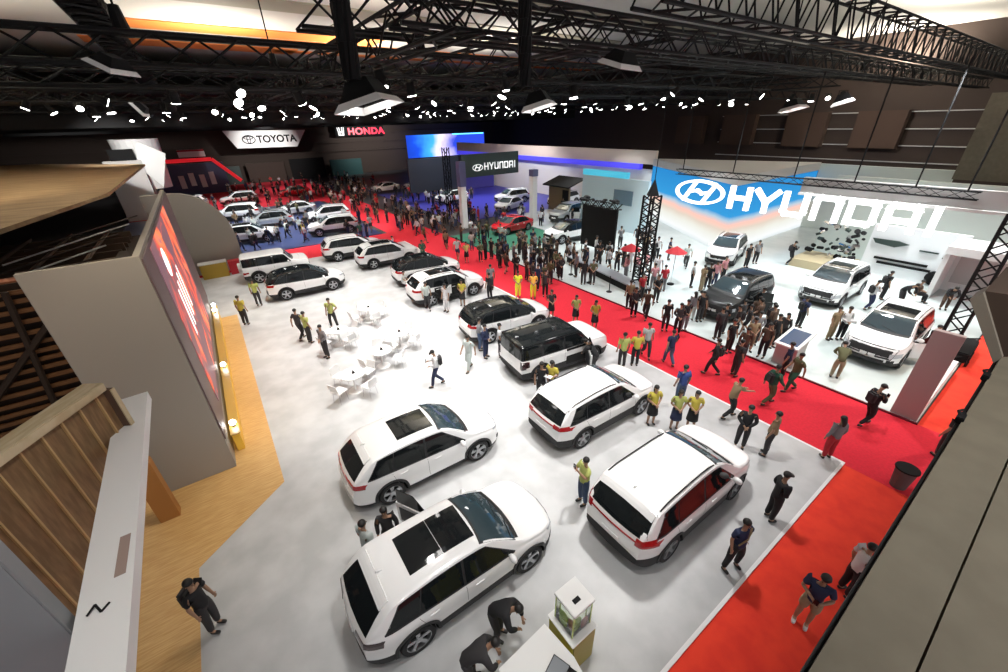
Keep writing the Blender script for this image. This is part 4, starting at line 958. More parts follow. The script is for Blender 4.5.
# ---------------------------------------------------------------- kiosk and counter in the foreground
m_ol = mat('olive_side', (.52, .46, .03), .5)
t = thing('display_pedestal', 'white-topped pedestal with olive yellow side carrying a glass showcase, bottom centre', 'pedestal', (2.78, 2.22, .06))
bx('cabinet', m_ol, t, 0, .55, 0, .60, 0, .92, bev=.01); bx('front_panel', mat('brown_front', (.34, .28, .07), .5), t, .02, .53, -.02, -.002, .02, .90); bx('top', m_white, t, -.02, .58, -.02, .63, .93, .96, bev=.008)
t = thing('showcase', 'glass showcase with white lid and black label on the olive pedestal', 'showcase', (2.86, 2.32, 1.02))
bx('glass_box', m_glass, t, 0, .43, 0, .44, 0, .62); bx('lid', m_white, t, -.02, .47, -.02, .47, .63, .69, bev=.008); bx('lid_label', m_black, t, .13, .27, .12, .2, .691, .697)
for x, y in ((0, 0), (.42, 0), (0, .43), (.42, .43)): bx('corner_post', mat('lime_edge', (.55, .65, .20), .4), t, x-.008, x+.012, y-.008, y+.012, 0, .63)
o = B('green_exhibit', mat('leaf_green', (.35, .50, .05), .6), None, lambda b: (cyl(b, (0, 0, 0), (0, 0, .10), .10, n=14), sph(b, (0, 0, .2), .11, 1, 1, 1.1))); o.location = (3.02, 2.6, 1.021); tag(o, 'leaf green exhibit inside the glass showcase', 'exhibit')
o = B('pink_exhibit', CL['pink'], None, lambda b: (cyl(b, (0, 0, 0), (0, 0, .08), .07, n=14), sph(b, (0, 0, .15), .09, 1, 1, 1.3))); o.location = (3.16, 2.43, 1.021); tag(o, 'small pinkish exhibit inside the glass showcase', 'exhibit')
t = thing('counter_desk', 'white counter desk at the bottom centre with yellow side', 'counter', (1.30, 2.15, .06))
B('top', m_white, t, lambda b: prism(b, [(.30, .55, .92), (1.33, .62, .92), (1.40, -.05, .92), (1.3, -.7, .92), (.2, -.5, .92)], (0, 0, .04))); B('body', mat('yellow_side', (.68, .66, .06), .5), t, lambda b: prism(b, [(.34, .50, 0), (1.28, .57, 0), (1.34, -.05, 0), (1.24, -.64, 0), (.25, -.45, 0)], (0, 0, .91)))
def slab_dev(name, label, cat, x, y, w, d, m2):
    t = thing(name, label, cat, (x, y, 1.025), .35); bx('body', m_black, t, -w/2, w/2, -d/2, d/2, 0, .012, bev=.003); bx('screen', m2, t, -w/2+.015, w/2-.015, -d/2+.015, d/2-.015, .013, .015)
slab_dev('tablet', 'grey tablet lying on the white counter', 'tablet', 2.35, 2.13, .34, .30, mat('grey_tablet_screen', (.18, .2, .22), .3))
slab_dev('card_reader', 'small black card reader on the right end of the white counter', 'card reader', 2.53, 1.98, .08, .16, m_black)
slab_dev('phone', 'black phone lying on the white counter beside the tablet', 'phone', 1.98, 2.02, .08, .15, m_black)
# round tables with chairs
m_wc = mat('white_furniture', (.72, .72, .72), .4)
def chair0():
    t = thing('moulded_chair', 'x', 'chair')
    B('seat', m_wc, t, lambda b: box(b, -.22, .22, -.22, .22, .43, .47, bev=.015)); B('backrest', m_wc, t, lambda b: prism(b, [(-.20, -.21, .50), (-.26, -.18, .80), (-.23, -.18, .80), (-.17, -.21, .50)], (0, .40, 0)))
    for x, y in ((-.18, -.18), (.18, -.18), (-.18, .18), (.18, .18)): B('leg', chrome, t, lambda b: cyl(b, (x, y, 0), (x*.8, y*.8, .43), .014, n=6))
    return t
ch0 = chair0(); KIDS[ch0.name] = list(ch0.children); fc = True
def table(x, y, n, rot, lab, who):
    global fc
    t = thing('round_table', lab, 'table', (x, y, .06)); B('tabletop', m_wc, t, lambda b: cyl(b, (0, 0, .72), (0, 0, .75), .45, n=28)); B('column', m_wc, t, lambda b: cyl(b, (0, 0, .03), (0, 0, .72), .035, n=10)); B('base', m_wc, t, lambda b: cyl(b, (0, 0, 0), (0, 0, .03), .28, .24, 20))
    for k in range(n):
        a = rot+2*PI*k/n; r = ch0 if fc else dup(ch0); fc = False
        r.location = (x+.72*math.cos(a), y+.72*math.sin(a), .06); r.rotation_euler = (0, 0, a+PI); tag(r, 'white moulded chair drawn up to '+who, 'chair', 'chairs at '+who)
    o = B('menu_holder', m_black, None, lambda b: prism(b, [(-.06, -.04, 0), (.06, -.04, 0), (.0, -.04, .12)], (0, .08, 0))); o.location = (x+.05, y, .811); tag(o, 'small dark holder standing on '+who, 'holder')
table(2.95, 17.3, 4, .4, 'white round table left of the others, beside the man in grey', 'the white round table left of the others')
table(4.85, 18.9, 4, .1, 'white round table farthest from the camera', 'the farthest white round table')
table(5.05, 15.4, 4, .7, 'white round table at the right of the group of tables', 'the right white round table')
table(2.40, 13.3, 4, .5, 'white round table nearest the camera', 'the nearest white round table')
table(3.85, 14.35, 3, 1.4, 'second white round table standing close beside the nearest one', 'the table beside the nearest white one')
# ---------------------------------------------------------------- the vehicles
def variant(base, **k): d = dict(base); d.update(k); return d
M_SUV = SUV
M_ROOF = variant(SUV, clad_z=.60, paint=paint_white, sun_panels=1, sunroof=None, rails=True, L=4.74, W=1.91, H=1.70, tail=(.50, .92, .98, 1.12), lamps=0,
    top=[(-2.37, .72), (-2.35, .98), (-2.30, 1.12), (-2.17, 1.27), (-1.98, 1.48), (-1.86, 1.60), (-1.76, 1.64), (-1.3, 1.68), (-.4, 1.71), (.2, 1.69), (.5, 1.62), (.85, 1.43), (1.2, 1.20), (1.38, 1.12), (1.7, 1.075), (2.08, 1.01), (2.25, .93), (2.34, .78), (2.37, .62)],
    belt=[(-2.37, 1.08), (-1.9, 1.10), (-.5, 1.05), (.6, 1.01), (1.2, 1.0), (1.8, .95), (2.37, .82)],
    panes=[(-1.92, -1.62, -1.28, -1.20), (-1.25, -1.17, -.30, -.26), (-.24, -.20, .95, .36)], ws=(1.16, .40), rear_win=(1.15, 1.56, .74, .64), spoiler_x=-1.76, axles=(1.40, -1.38), rail_x=(.2, -1.9), seams=((1.0, .92), (-.26, -.27), (-1.1, -1.3)), tail_bar=True)
M_BLK = variant(SUV, dark_top=True, sunroof=None, black_roof=(-1.85, .35), rails=False, L=4.60, axles=(1.36, -1.34),
    top=[(-2.30, .72), (-2.28, .98), (-2.20, 1.10), (-2.05, 1.28), (-1.85, 1.43), (-1.5, 1.55), (-.9, 1.62), (-.2, 1.64), (.25, 1.60), (.55, 1.50), (.95, 1.30), (1.30, 1.12), (1.45, 1.06), (1.75, 1.01), (2.02, .94), (2.2, .86), (2.28, .74), (2.30, .60)],
    belt=[(-2.30, 1.04), (-1.9, 1.07), (-.5, 1.02), (.6, .98), (1.2, .96), (1.8, .90), (2.30, .76)],
    panes=[(-1.85, -1.45, -1.18, -1.05), (-1.15, -1.02, -.22, -.18), (-.16, -.12, 1.02, .42)], ws=(1.26, .42), rear_win=(1.12, 1.40, .66, .58), ant_x=-1.6, spoiler_x=-1.55)
M_BIG = variant(M_ROOF, name='car', L=4.90, W=1.97, axles=(1.45, -1.42), R=.38, paint=paint_white, tail=(.62, .95, .98, 1.17), rail_m=plastic,
    top=[(-2.45, .74), (-2.43, 1.02), (-2.38, 1.18), (-2.25, 1.34), (-2.05, 1.55), (-1.94, 1.67), (-1.84, 1.71), (-1.3, 1.76), (-.3, 1.78), (.3, 1.75), (.6, 1.67), (.95, 1.46), (1.28, 1.25), (1.45, 1.17), (1.8, 1.12), (2.15, 1.05), (2.33, .97), (2.42, .80), (2.45, .64)],
    belt=[(-2.45, 1.12), (-1.9, 1.14), (-.5, 1.09), (.6, 1.06), (1.2, 1.05), (1.8, 1.0), (2.45, .86)],
    panes=[(-2.00, -1.70, -1.30, -1.24), (-1.27, -1.21, -.26, -.22), (-.20, -.16, 1.03, .46)], ws=(1.24, .48), rear_win=(1.19, 1.63, .80, .70), spoiler_x=-1.84, rail_x=(.3, -1.8), seams=((1.05, .98), (-.22, -.23), (-1.15, -1.35)), handles=(-.95, .1))
M_BOX = variant(M_BIG, W=1.96, L=4.60, axles=(1.38, -1.36), R=.39, tumble=.12, taper=.14, taper_r=.07, bow=.08, rails=False, sunroof=None, tail=(.80, .94, .78, 1.12), dark_top=True, tail_m=lamp_dark, black_roof=(-2.18, .62), spoiler=False, tail_bar=False, bonnet_seam=True,
    top=[(-2.30, .80), (-2.29, 1.10), (-2.27, 1.35), (-2.25, 1.62), (-2.22, 1.74), (-2.1, 1.78), (-1.2, 1.80), (-.2, 1.81), (.5, 1.79), (.72, 1.70), (.95, 1.45), (1.12, 1.27), (1.25, 1.22), (1.8, 1.20), (2.10, 1.16), (2.22, 1.06), (2.28, .85), (2.30, .66)],
    belt=[(-2.30, 1.16), (0, 1.15), (1.2, 1.14), (1.8, 1.10), (2.30, .95)],
    panes=[(-2.14, -2.12, -1.30, -1.30), (-1.22, -1.22, -.22, -.22), (-.14, -.14, .98, .70)], ws=(1.12, .72), rear_win=(1.20, 1.60, .74, .72), seams=((1.02, 1.0), (-.18, -.18), (-1.20, -1.24)), ant_x=-1.9)
M_BOXW = variant(M_BOX, dark_top=False, tail_m=lamp_red, black_roof=None, L=4.2, spare=True, axles=(1.22, -1.2),
    top=[(x*4.2/4.6, z) for x, z in M_BOX['top']], belt=[(x*4.2/4.6, z) for x, z in M_BOX['belt']], panes=[(-1.95, -1.93, -1.2, -1.2), (-1.1, -1.1, -.2, -.2), (-.1, -.1, .88, .62)], ws=(1.02, .66), seams=((.92, .9), (-.15, -.15), (-1.05, -1.1)), tail=(.78, .93, .7, .85))
M_FRONT = variant(M_BIG, clad_z=.42, L=4.92, grille=(.80, .56, 1.0), head=(.62, .93, .62, .80), sunroof=(-.75, .32, .55), sun_panels=1, pz_f=.56, bonnet_seam=True, head_m=lamp_clear, rail_m=chrome)
M_SEDAN = variant(SUV, L=4.5, W=1.8, sunroof=None, rails=False, spoiler=False, antenna=False, arch=False, clad_z=.27, R=.33, axles=(1.35, -1.3),
    top=[(-2.25, .66), (-2.23, .88), (-2.15, .98), (-1.9, 1.03), (-1.7, 1.08), (-1.3, 1.28), (-.95, 1.40), (-.4, 1.46), (.1, 1.44), (.4, 1.36), (.8, 1.16), (1.1, .99), (1.3, .93), (1.8, .85), (2.1, .76), (2.2, .68), (2.25, .55)],
    belt=[(-2.25, .94), (-1.5, .93), (.6, .88), (1.3, .84), (2.25, .62)],
    panes=[(-1.45, -1.05, -.95, -.85), (-.92, -.82, -.1, -.08), (-.06, -.04, .9, .32)], ws=(1.05, .36), rear_win=(1.06, 1.32, .60, .55), tail=(.45, .80, .80, .90), head=(.45, .78, .60, .68), grille=(.4, .42, .60), handles=(-.7, .1), seams=((.92, .88), (-.1, -.1), (-1.0, -1.1)), pz_f=.36, pz_r=.62)
KINDS = {}
def car(kind, spec, x, y, deg, z, label, paint=None, group=None):
    if kind not in KINDS:
        r = make_car(spec); KINDS[kind] = r
        def reg(o):
            KIDS[o.name] = list(o.children)
            for c in o.children: reg(c)
        reg(r); r['src'] = 1; del r['src']; new = True
    else: r = None
    src = KINDS[kind]; mats = {'car_body': paint, 'side_mirror': paint, 'rear_spoiler': paint, 'shark_fin_antenna': paint} if paint else None
    if r is not None and mats:
        for c in r.children:
            k = c.name.split('.')[0]
            if k in mats: c.material_slots[0].link = 'OBJECT'; c.material_slots[0].material = mats[k]
    if r is None: r = dup(src, (x, y, z), math.radians(deg), mats=mats)
    else:
        r.location = (x, y, z); r.rotation_euler = (0, 0, math.radians(deg))
    tag(r, label, 'car')
    if group: r['group'] = group
    elif 'group' in r: del r['group']
    q = {'boxy': .93, 'boxyw': .95, 'big': .965, 'front': .96}.get(kind, .95); r.scale = (q, q, q)
    return r
F = .062
car('suvn', variant(M_SUV, rails=False, tail_m=lamp_dark, tail=(.40, .90, .88, 1.04)), 2.08, 5.00, 0, F, 'white car with two-panel black sunroof, nearest the camera at the bottom')
bylast = [o for o in C.objects if o.get('category') == 'car'][-1]; bylast.scale = (.965, .95, .96)
c2 = car('suv1', variant(M_SUV, clad_z=.36, L=4.75, twin=True, arch=True, rails=False, sun_panels=1, sunroof=(-.85, .20, .47), tail_m=lamp_red, tail_bar=True), 2.95, 8.45, -1, F, 'white car with one black sunroof, directly beyond the nearest car')
c2.scale = (.955, .95, .95)
car('big', M_BIG, 7.40, 3.40, 0, F, 'large white car with black roof rails, the nearest one beside the carpet corner')
car('rails', M_ROOF, 8.35, 6.95, -1, F, 'white car with plain roof in the centre, in front of the boxy black-roofed one')
box1 = car('boxy', M_BOX, 9.62, 10.3, -6, F, 'boxy white car with wide black roof in the centre of the stand')
car('blackroof', M_BLK, 9.75, 13.9, -6, F, 'white car with sloping black roof, left beyond the boxy one')
c7 = car('suv', M_SUV, 9.55, 19.4, -3, F, 'white car with an open side door and sunroof, left of the bright yellow suits')
car('blackroof', M_BLK, 10.0, 22.9, -4, F, 'white car with black roof behind the one with the open door')
car('suv', M_SUV, 9.2, 27.6, -3, F, 'white car second from the far end of the right row')
car('rails', M_ROOF, 7.8, 31.0, -4, F, 'white car with plain white roof at the far end of the right row')
car('blackroof', M_BLK, 3.3, 25.4, -1, F, 'white car with dark roof and windows parked alone on the left')
car('boxyw', M_BOXW, 2.35, 29.6, -5, F, 'boxy plain white car behind the lone dark-windowed one')
# white stand on the right
car('front', M_FRONT, 21.2, 2.75, 180, .075, 'white car with big black grille facing the carpet beside the pylon')
car('front', M_FRONT, 20.4, 8.6, 181, .075, 'black car with open doors facing the carpet', paint=paint_black)
car('front', M_FRONT, 26.0, 6.25, 180, .075, 'white car with dark grille between the black car and the parts wall')
car('suv', M_SUV, 28.0, 13.2, 195, .075, 'pale car with bluish glass in front of the tall sky screen', paint=paint_white)
car('blackroof', M_BLK, 23.3, 23.9, 175, .075, 'white car with dark roof just left of the big black hanging screen')
car('rails', M_ROOF, 28.6, 29.6, 190, .075, 'white car with open doors behind the green turf, beside the white pier', paint=paint_silver)
car('sedan', M_SEDAN, 21.6, 29.4, 186, .06, 'red car on the green turf in front of the dark sign', paint=paint_red)
car('sedan', M_SEDAN, 27.5, 38.0, 200, .025, 'small white car beneath the right end of the dark sign', paint=paint_white)
car('rails', M_ROOF, 30.5, 41.5, 170, .025, 'white car on the raised blue floor far behind the dark sign')
car('suv', M_SUV, 34.0, 36.0, 185, .025, 'white car before the long white wall beneath the beige fascia')
for i, (x, y, d, k, s, lab) in enumerate([
    (2.0, 41.2, -8, 'suv', M_SUV, 'white car at the front edge of the navy blue stand, left'), (8.6, 39.6, 172, 'rails', M_ROOF, 'white car at the right front corner of the navy blue stand'),
    (-1.2, 46.5, 165, 'sedan', M_SEDAN, 'silver car second row of the navy stand, left'), (4.2, 46.8, 172, 'suv', M_SUV, 'silver car second row of the navy stand, middle'), (9.6, 45.6, 172, 'rails', M_ROOF, 'white car second row of the navy stand, right'),
    (-3.6, 52.6, 170, 'rails', M_ROOF, 'pale car third row of the navy stand, left end'), (2.0, 53.2, 165, 'big', M_BIG, 'white car third row of the navy stand, middle'), (7.8, 52.4, 176, 'sedan', M_SEDAN, 'white low car third row of the navy stand, right'),
    (-2.4, 66, 172, 'suv', M_SUV, 'white car under the red arch'), (3.2, 65, 178, 'rails', M_ROOF, 'white car right of the red arch'), (10.4, 68, 185, 'sedan', M_SEDAN, 'red car far back left of the aisle'),
    (22.0, 62, 180, 'sedan', M_SEDAN, 'white car far back right of the aisle'), (24.8, 46.5, 185, 'suv', M_SUV, 'white car in front of the dark slate wall'), (26.5, 60, 170, 'rails', M_ROOF, 'white car at the far wall below the blue stage screen')]):
    car(k, s, x, y, d, .07 if y < 60 and x < 12 else .025, lab, paint=[None, None, paint_silver, paint_silver, None, paint_silver, None, paint_white, None, None, paint_red, paint_white, None, None][i])
m_dk = mat('open_door_trim', (.02, .02, .022), .5)
def open_door(parent, x, side, ang, L_=1.0, z0=.38, zb=1.05, zt=1.5, paint=paint_white, w=.93):
    """a door swung open about its front hinge; part of its car"""
    e = bpy.data.objects.new('open_door', None); C.objects.link(e)
    def pan(b): prism(b, [(0, 0, z0), (-L_, 0, z0+.02), (-L_-.02, 0, zb), (0, 0, zb-.03)], (0, .07, 0))
    bm = bmesh.new(); pan(bm); d = obj('open_door', bm, paint, parent)
    d.location = (x, side*w, 0); d.rotation_euler = (0, 0, -side*math.radians(ang))
    bpy.data.objects.remove(e)
    B('door_lining', m_dk, d, lambda b: box(b, -L_+.08, -.08, -.012 if side > 0 else .072, -.002 if side > 0 else .085, z0+.1, zb-.12))
    B('door_glass', glass_dark, d, lambda b: prism(b, [(-.05, .02, zb+.005), (-L_+.02, .02, zb+.005), (-L_+.05, .02, zt), (-.45, .02, zt)], (0, .02, 0)))
    ap = B('door_opening', well, parent, lambda b: prism(b, [(x-.02, side*(w+.012), z0+.04), (x-L_, side*(w+.012), z0+.04), (x-L_, side*(w+.012), zb), (x-.02, side*(w+.012), zb)], (0, side*.012, 0)))
nearest = [o for o in C.objects if o.get('category') == 'car']
def bylab(s): return [o for o in nearest if s in o['label']][0]
open_door(bylab('two-panel'), -.15, 1, 62, 1.0)
open_door(c7, .95, -1, 58, 1.05); open_door(c7, -.2, -1, 50, .95)
open_door(bylab('grille facing the carpet beside'), .98, 1, 55, 1.1, w=.96)
open_door(bylab('black car with open'), .98, 1, 55, 1.1, paint=paint_black, w=.96)
open_door(box1, 1.0, -1, 60, 1.1, zb=1.15, zt=1.65, w=.95)
open_door(bylab('open doors behind the green'), .9, 1, 55, 1.0)
PEOPLE = [
 ('stand_bp',-2.35,6.88,325,'black','dark','person in black hooded jacket with backpack on the wooden floor edge, bottom left'),
 ('woman_t',1.10,6.32,250,'dark','dark','person in dark patterned top at the open far door of the nearest car'),
 ('stand',0.61,6.21,20,'pale','khaki','person in pale striped top behind the one at the open car door'),
 ('lean',2.11,3.46,300,'black','dark','man in black jacket bending over the white counter, farther one'),
 ('lean',1.34,3.13,330,'dark','dark','man in dark grey jacket leaning on the white counter, nearer one'),
 ('photo',5.58,4.69,170,'lime','denim','man in yellow-green shirt and blue trousers standing between the cars'),
 ('phone_walk',5.00,11.68,160,'white','navy','man in white shirt with black backpack walking alone on the grey floor'),
 ('walk',6.54,11.89,200,'pale','pale','person in pale suit at the left of the small group by the black-roofed car'),
 ('stand_long',7.56,12.28,300,'navy','navy','person in dark blue beside the small group by the black-roofed car'),
 ('stand',8.08,11.98,330,'white','dark','man in white shirt at the right of the small group by the black-roofed car'),
 ('scarf',7.72,13.00,320,'grey','denim','person in grey behind the small group by the black-roofed car'),
 ('woman_tray',7.91,8.54,200,'yellow','black','woman in yellow top holding a leaflet beside the boxy white car'),
 ('stand',7.54,8.67,230,'black','black','person in black beside the woman with the leaflet at the boxy car'),
 ('lean',10.25,8.78,100,'black','dark','person in black leaning into the front of the boxy car'),
 ('stand',-0.31,22.38,55,'yellow','dark','man in orange-yellow shirt at the left edge of the grey floor'),
 ('stand',0.56,24.71,70,'lime','dark','man in yellow-green shirt walking towards the lone dark-windowed car'),
 ('stand_long',2.16,16.43,200,'grey','dark','man in grey shirt and black trousers beside the left round table'),
 ('stand',1.88,18.32,20,'lime','dark','man in lime shirt left of the man in grey at the tables'),
 ('walk',1.64,18.87,40,'dark','black','man in dark grey shirt behind the lime shirted one at the tables'),
 ('hips',3.19,19.22,230,'lime','dark','man in lime shirt facing the tables from the far side'),
 ('stand',11.43,8.34,60,'lime','dark','man in olive-yellow shirt, left of the pair beside the plain-roofed car'),
 ('clasp',11.95,8.12,50,'yellow','black','man in mustard shirt, right of the pair beside the plain-roofed car'),
 ('woman',9.54,5.56,240,'yellow','black','woman in yellow and black uniform, left of the trio behind the large car'),
 ('woman',9.92,4.97,230,'lime','navy','woman in yellow and black uniform, middle of the trio behind the large car'),
 ('woman',10.28,4.64,220,'yellow','black','woman in yellow and black uniform, right of the trio behind the large car'),
 ('stand',11.18,5.63,60,'blue','denim','man in bright blue shirt standing behind the uniformed trio'),
 ('reach',11.79,4.24,330,'tan','black','man in tan shirt striding with his arm stretched out at the carpet edge'),
 ('stand_long',10.73,3.32,200,'black','dark','man in black at the carpet edge, left of the pair'),
 ('stand',11.04,2.73,100,'tan','dark','man in brown-beige shirt at the carpet edge, right of the pair'),
 ('cap',8.91,1.65,320,'black','black','man in black with black cap beside the large white car'),
 ('hips',6.95,1.57,250,'navy','black','man in dark uniform with light cross strap near the carpet corner'),
 ('woman_t',12.31,1.64,60,'grey','red','woman with long dark hair and grey top on the corner of the grey floor'),
 ('phone_walk',14.92,1.52,330,'black','black','man in black bending over a phone while walking on the red carpet'),
 ('stand',8.34,-0.08,320,'white','black','man in white shirt on the orange-red carpet, partly behind another'),
 ('sit_shorts',7.01,0.20,190,'navy','khaki','person in navy top and white shoes taking a picture on the orange-red carpet'),
 ('walk',12.94,8.34,230,'pale','dark','man in pale shirt striding at the edge of the red carpet'),
 ('walk',13.15,7.39,60,'navy','denim','person in navy shirt walking on the red carpet above the man in blue'),
 ('walk_bp',13.82,5.96,100,'black','black','person in black with backpack on the red carpet left of the crowd'),
 ('stand',14.42,5.42,330,'dark','dark','person in dark clothes walking at the front of the carpet crowd'),
 ('stand',15.91,6.46,250,'black','black','person in black at the left of the crowd before the black car'),
 ('woman_t',15.70,5.81,200,'brown','dark','long haired person in brown within the crowd before the black car'),
 ('clasp',16.56,5.96,230,'tan','tan','person in beige within the crowd before the black car'),
 ('stand_long',17.33,6.13,210,'grey','dark','person in grey at the back of the crowd before the black car'),
 ('stand',16.49,5.40,180,'brown','black','person in brown right within the crowd before the black car'),
 ('stand',17.66,5.54,250,'black','black','person in black leaning towards the podium'),
 ('walk_bp',13.62,3.85,330,'green','olive','man with a green backpack walking on the red carpet'),
 ('stand',15.63,4.24,100,'navy','black','person in dark blue standing beside the podium'),
 ('walk',15.05,3.72,140,'olive','green','person in olive walking close to the end of the podium'),
 ('stand',15.58,9.28,230,'black','dark','person in black at the carpet edge left of the pair in dark clothes'),
 ('stand_long',15.67,8.71,220,'dark','black','left person of the pair in dark clothes at the carpet edge'),
 ('clasp',16.27,8.75,240,'black','grey','right person of the pair in dark clothes at the carpet edge'),
 ('woman_t',17.38,9.09,60,'grey','pale','person in grey behind the pair in dark clothes at the carpet edge'),
 ('stand',17.58,8.80,240,'black','dark','person in black standing before the bumper of the black car'),
 ('stand_long',16.54,7.30,60,'dark','black','person in dark jacket looking at the front of the black car'),
 ('lean',18.25,8.84,60,'brown','brown','person stooping at the grille of the black car'),
 ('stand',20.18,7.33,200,'black','navy',"person in navy behind the black car's open door"),
 ('stand_bp',20.55,5.66,330,'navy','black','person in navy with backpack between the podium and the white car'),
 ('stand',20.34,4.36,250,'tan','tan','person in beige robe, left of the pair in front of the white car'),
 ('stand_long',20.68,4.10,230,'white','black','person in white top, right of the pair in front of the white car'),
 ('lean',17.14,3.08,20,'olive','khaki','person in camouflage shirt and beige trousers stooping by the front of the white car'),
 ('phone_walk',25.34,4.45,330,'white','navy','person in white shirt and dark shorts behind the white car'),
 ('stand_bp',27.41,4.45,300,'black','black','person in black behind the roof of the white car'),
 ('lean',27.15,3.65,240,'black','dark','person in black bending beside the green-white table on the right'),
 ('lean',28.18,2.21,200,'black','brown','person in dark green bending at the right table near the lattice tower'),
 ('sit',28.33,3.37,300,'brown','black','person in brown seated at the right table'),
 ('phone_walk',29.95,9.96,330,'black','black','man in black walking past the foot of the sky screen'),
 ('stand',17.51,12.14,260,'red','dark','person in dark red among the group under the lattice tower'),
 ('clasp',17.91,11.48,240,'black','dark','person in black among the group under the lattice tower'),
 ('stand',16.27,11.94,60,'tan','black','person in tan jacket below the lattice tower'),
 ('walk',15.96,10.64,200,'brown','black','person in brown with dark trousers at the carpet edge below the lattice tower'),
 ('stand_long',15.68,11.15,230,'dark','black','person in dark jacket at the carpet edge below the lattice tower'),
 ('stand',16.85,15.79,60,'black','dark','person in black at the bench, standing on the carpet edge'),
 ('clasp',17.26,15.45,220,'olive','dark','person in olive at the bench, standing on the carpet edge'),
 ('stand_long',16.36,17.29,240,'dark','black','person in dark clothes at the left end of the bench'),
 ('stand',17.46,19.39,60,'black','black','person in black beyond the left end of the bench'),
 ('stand',13.94,15.90,235,'dark','black','tall person in black just right of the two in bright suits'),
 ('clasp',12.65,16.74,235,'neon','neon','person in bright yellow suit, left of the two at the booth edge'),
 ('clasp',13.22,16.10,235,'amber','neon','person in bright orange-yellow suit, right of the two at the booth edge'),
 ('woman',12.29,13.52,240,'dark','black','woman in dark red-brown uniform right of the two in bright suits'),
 ('woman',12.84,12.37,240,'lime','black','woman in lime and black uniform at the carpet edge, left of two'),
 ('woman',13.09,11.36,240,'yellow','black','woman in yellow and black uniform at the carpet edge, right of two'),
 ('woman',13.71,24.18,240,'lime','black','woman in lime and black uniform on the red carpet behind the front car row'),
 ('stand',11.59,18.55,60,'grey','black','person in grey beside the bonnet of the car with the open door'),
 ('stand_bp',11.16,17.37,90,'dark','black','person in dark top beside the bonnet of the car with the open door'),
 ('woman',9.54,17.60,230,'yellow','dark','woman in yellow and dark top behind the black-roofed car'),
 ('stand',8.48,17.45,200,'white','white','person in white beside the open car door'),
 ('walk',7.84,18.77,250,'pale','dark','person in pale shirt stepping from the open car door'),
 ('sit',7.99,21.85,330,'pale','white','person in white crouching behind the car with the open door'),
 ('stand',10.08,28.43,330,'white','dark','person in white and red top on the red crossing carpet'),
 ('stand_long',11.29,26.18,235,'green','green','person in dark green standing between the far cars of the right row'),
 ('stand',9.79,35.45,100,'green','navy','person in teal uniform at the corner of the navy stand, left'),
 ('stand',10.32,35.44,200,'navy','navy','person in dark uniform at the corner of the navy stand, right'),
 ('stand',5.88,38.77,200,'yellow','red','person in orange at the red crossing carpet, left side'),
 ('stand',-0.67,36.45,330,'black','dark','left person of the two behind the mustard counter'),
 ('stand',-0.23,37.62,200,'brown','dark','right person of the two behind the mustard counter'),
 ('stand_long',23.69,15.95,60,'dark','black','person in dark jacket right of the lattice tower on the white floor'),
 ('walk',24.27,13.81,200,'pale','dark','person in pale top walking on the white floor left of the black car'),
 ('stand',21.31,11.57,300,'white','black','person in white shirt and black trousers left of the black car'),
 ('clasp',21.18,10.88,330,'tan','khaki','person in khaki among the onlookers left of the black car'),
 ('stand',21.72,10.83,200,'black','dark','person in black among the onlookers left of the black car'),
 ('woman_t',22.62,10.93,240,'pink','navy','person in pink top among the onlookers left of the black car'),
 ('stand',23.60,10.99,260,'pink','black','person in faded pink among the onlookers beside the windscreen of the black car'),
 ('stand',27.23,11.39,250,'black','black','person in black behind the roof of the black car, left'),
 ('stand',28.49,11.43,230,'grey','black','person in grey behind the roof of the black car, right'),
 ('stand',19.53,12.20,60,'red','grey','person in red checked shirt on the white floor right of the tower, right one'),
 ('clasp',19.35,12.74,60,'pink','grey','person in pink checked shirt on the white floor right of the tower, left one'),
 ('stand_bp',14.99,-0.22,60,'black','dark','person in black half hidden behind the bulkhead edge, at the carpet'),
 ('sit',22.35,2.24,250,'black','black','person in black seated between the white car and the pylon')]
protos()
def floor_z(x, y):
    if -2.6 < x < 12.5 and 1.3 < y < 32.6: return .062
    if x < 12 and 36.6 < y < 60: return .072
    if x > 16.3 and .54 < y < 24.5 or x > 28 and y < 34 and y > .54: return .072
    if 16.4 < x < 24 and 24.5 <= y < 31.5: return .052
    if x > 12.5 and x < 16.3: return .014
    return .022
taken = []
def push(x, y):
    for cx, cy, a in CB:
        dx, dy = x-cx, y-cy; u = dx*math.cos(a)+dy*math.sin(a); v = -dx*math.sin(a)+dy*math.cos(a)
        if abs(u) < 2.45 and abs(v) < 1.12:
            if 2.45-abs(u) < 1.12-abs(v): u = math.copysign(2.5, u)
            else: v = math.copysign(1.15, v)
            x = cx+u*math.cos(a)-v*math.sin(a); y = cy+u*math.sin(a)+v*math.cos(a)
    return x, y
CB = [(o.location.x, o.location.y, o.rotation_euler.z) for o in C.objects if o.get('category') == 'car']
for k, x, y, d, s, l, lab in PEOPLE:
    x, y = push(x, y)
    o = person(k, x, y, d, s, l, lab, z=floor_z(x, y), shoes=shoe_w if 'white shoes' in lab else None, sc=.93 if k not in ('woman', 'woman_t') else .89); taken.append((x, y))
    if k == 'lean' and 'counter' in lab: pass
carbb = [(o.location.x, o.location.y, o.rotation_euler.z) for o in C.objects if o.get('category') == 'car']
def free(x, y, r):
    if any((x-a)**2+(y-b)**2 < r*r for a, b in taken): return False
    for cx, cy, a in carbb:
        dx, dy = x-cx, y-cy; u = dx*math.cos(a)+dy*math.sin(a); v = -dx*math.sin(a)+dy*math.cos(a)
        if abs(u) < 2.75 and abs(v) < 1.25: return False
    return True
kinds = ['stand', 'stand_long', 'clasp', 'walk', 'walk_bp', 'phone', 'woman_t', 'scarf', 'stand_bp', 'photo', 'walk_short', 'hips', 'stand_bag']
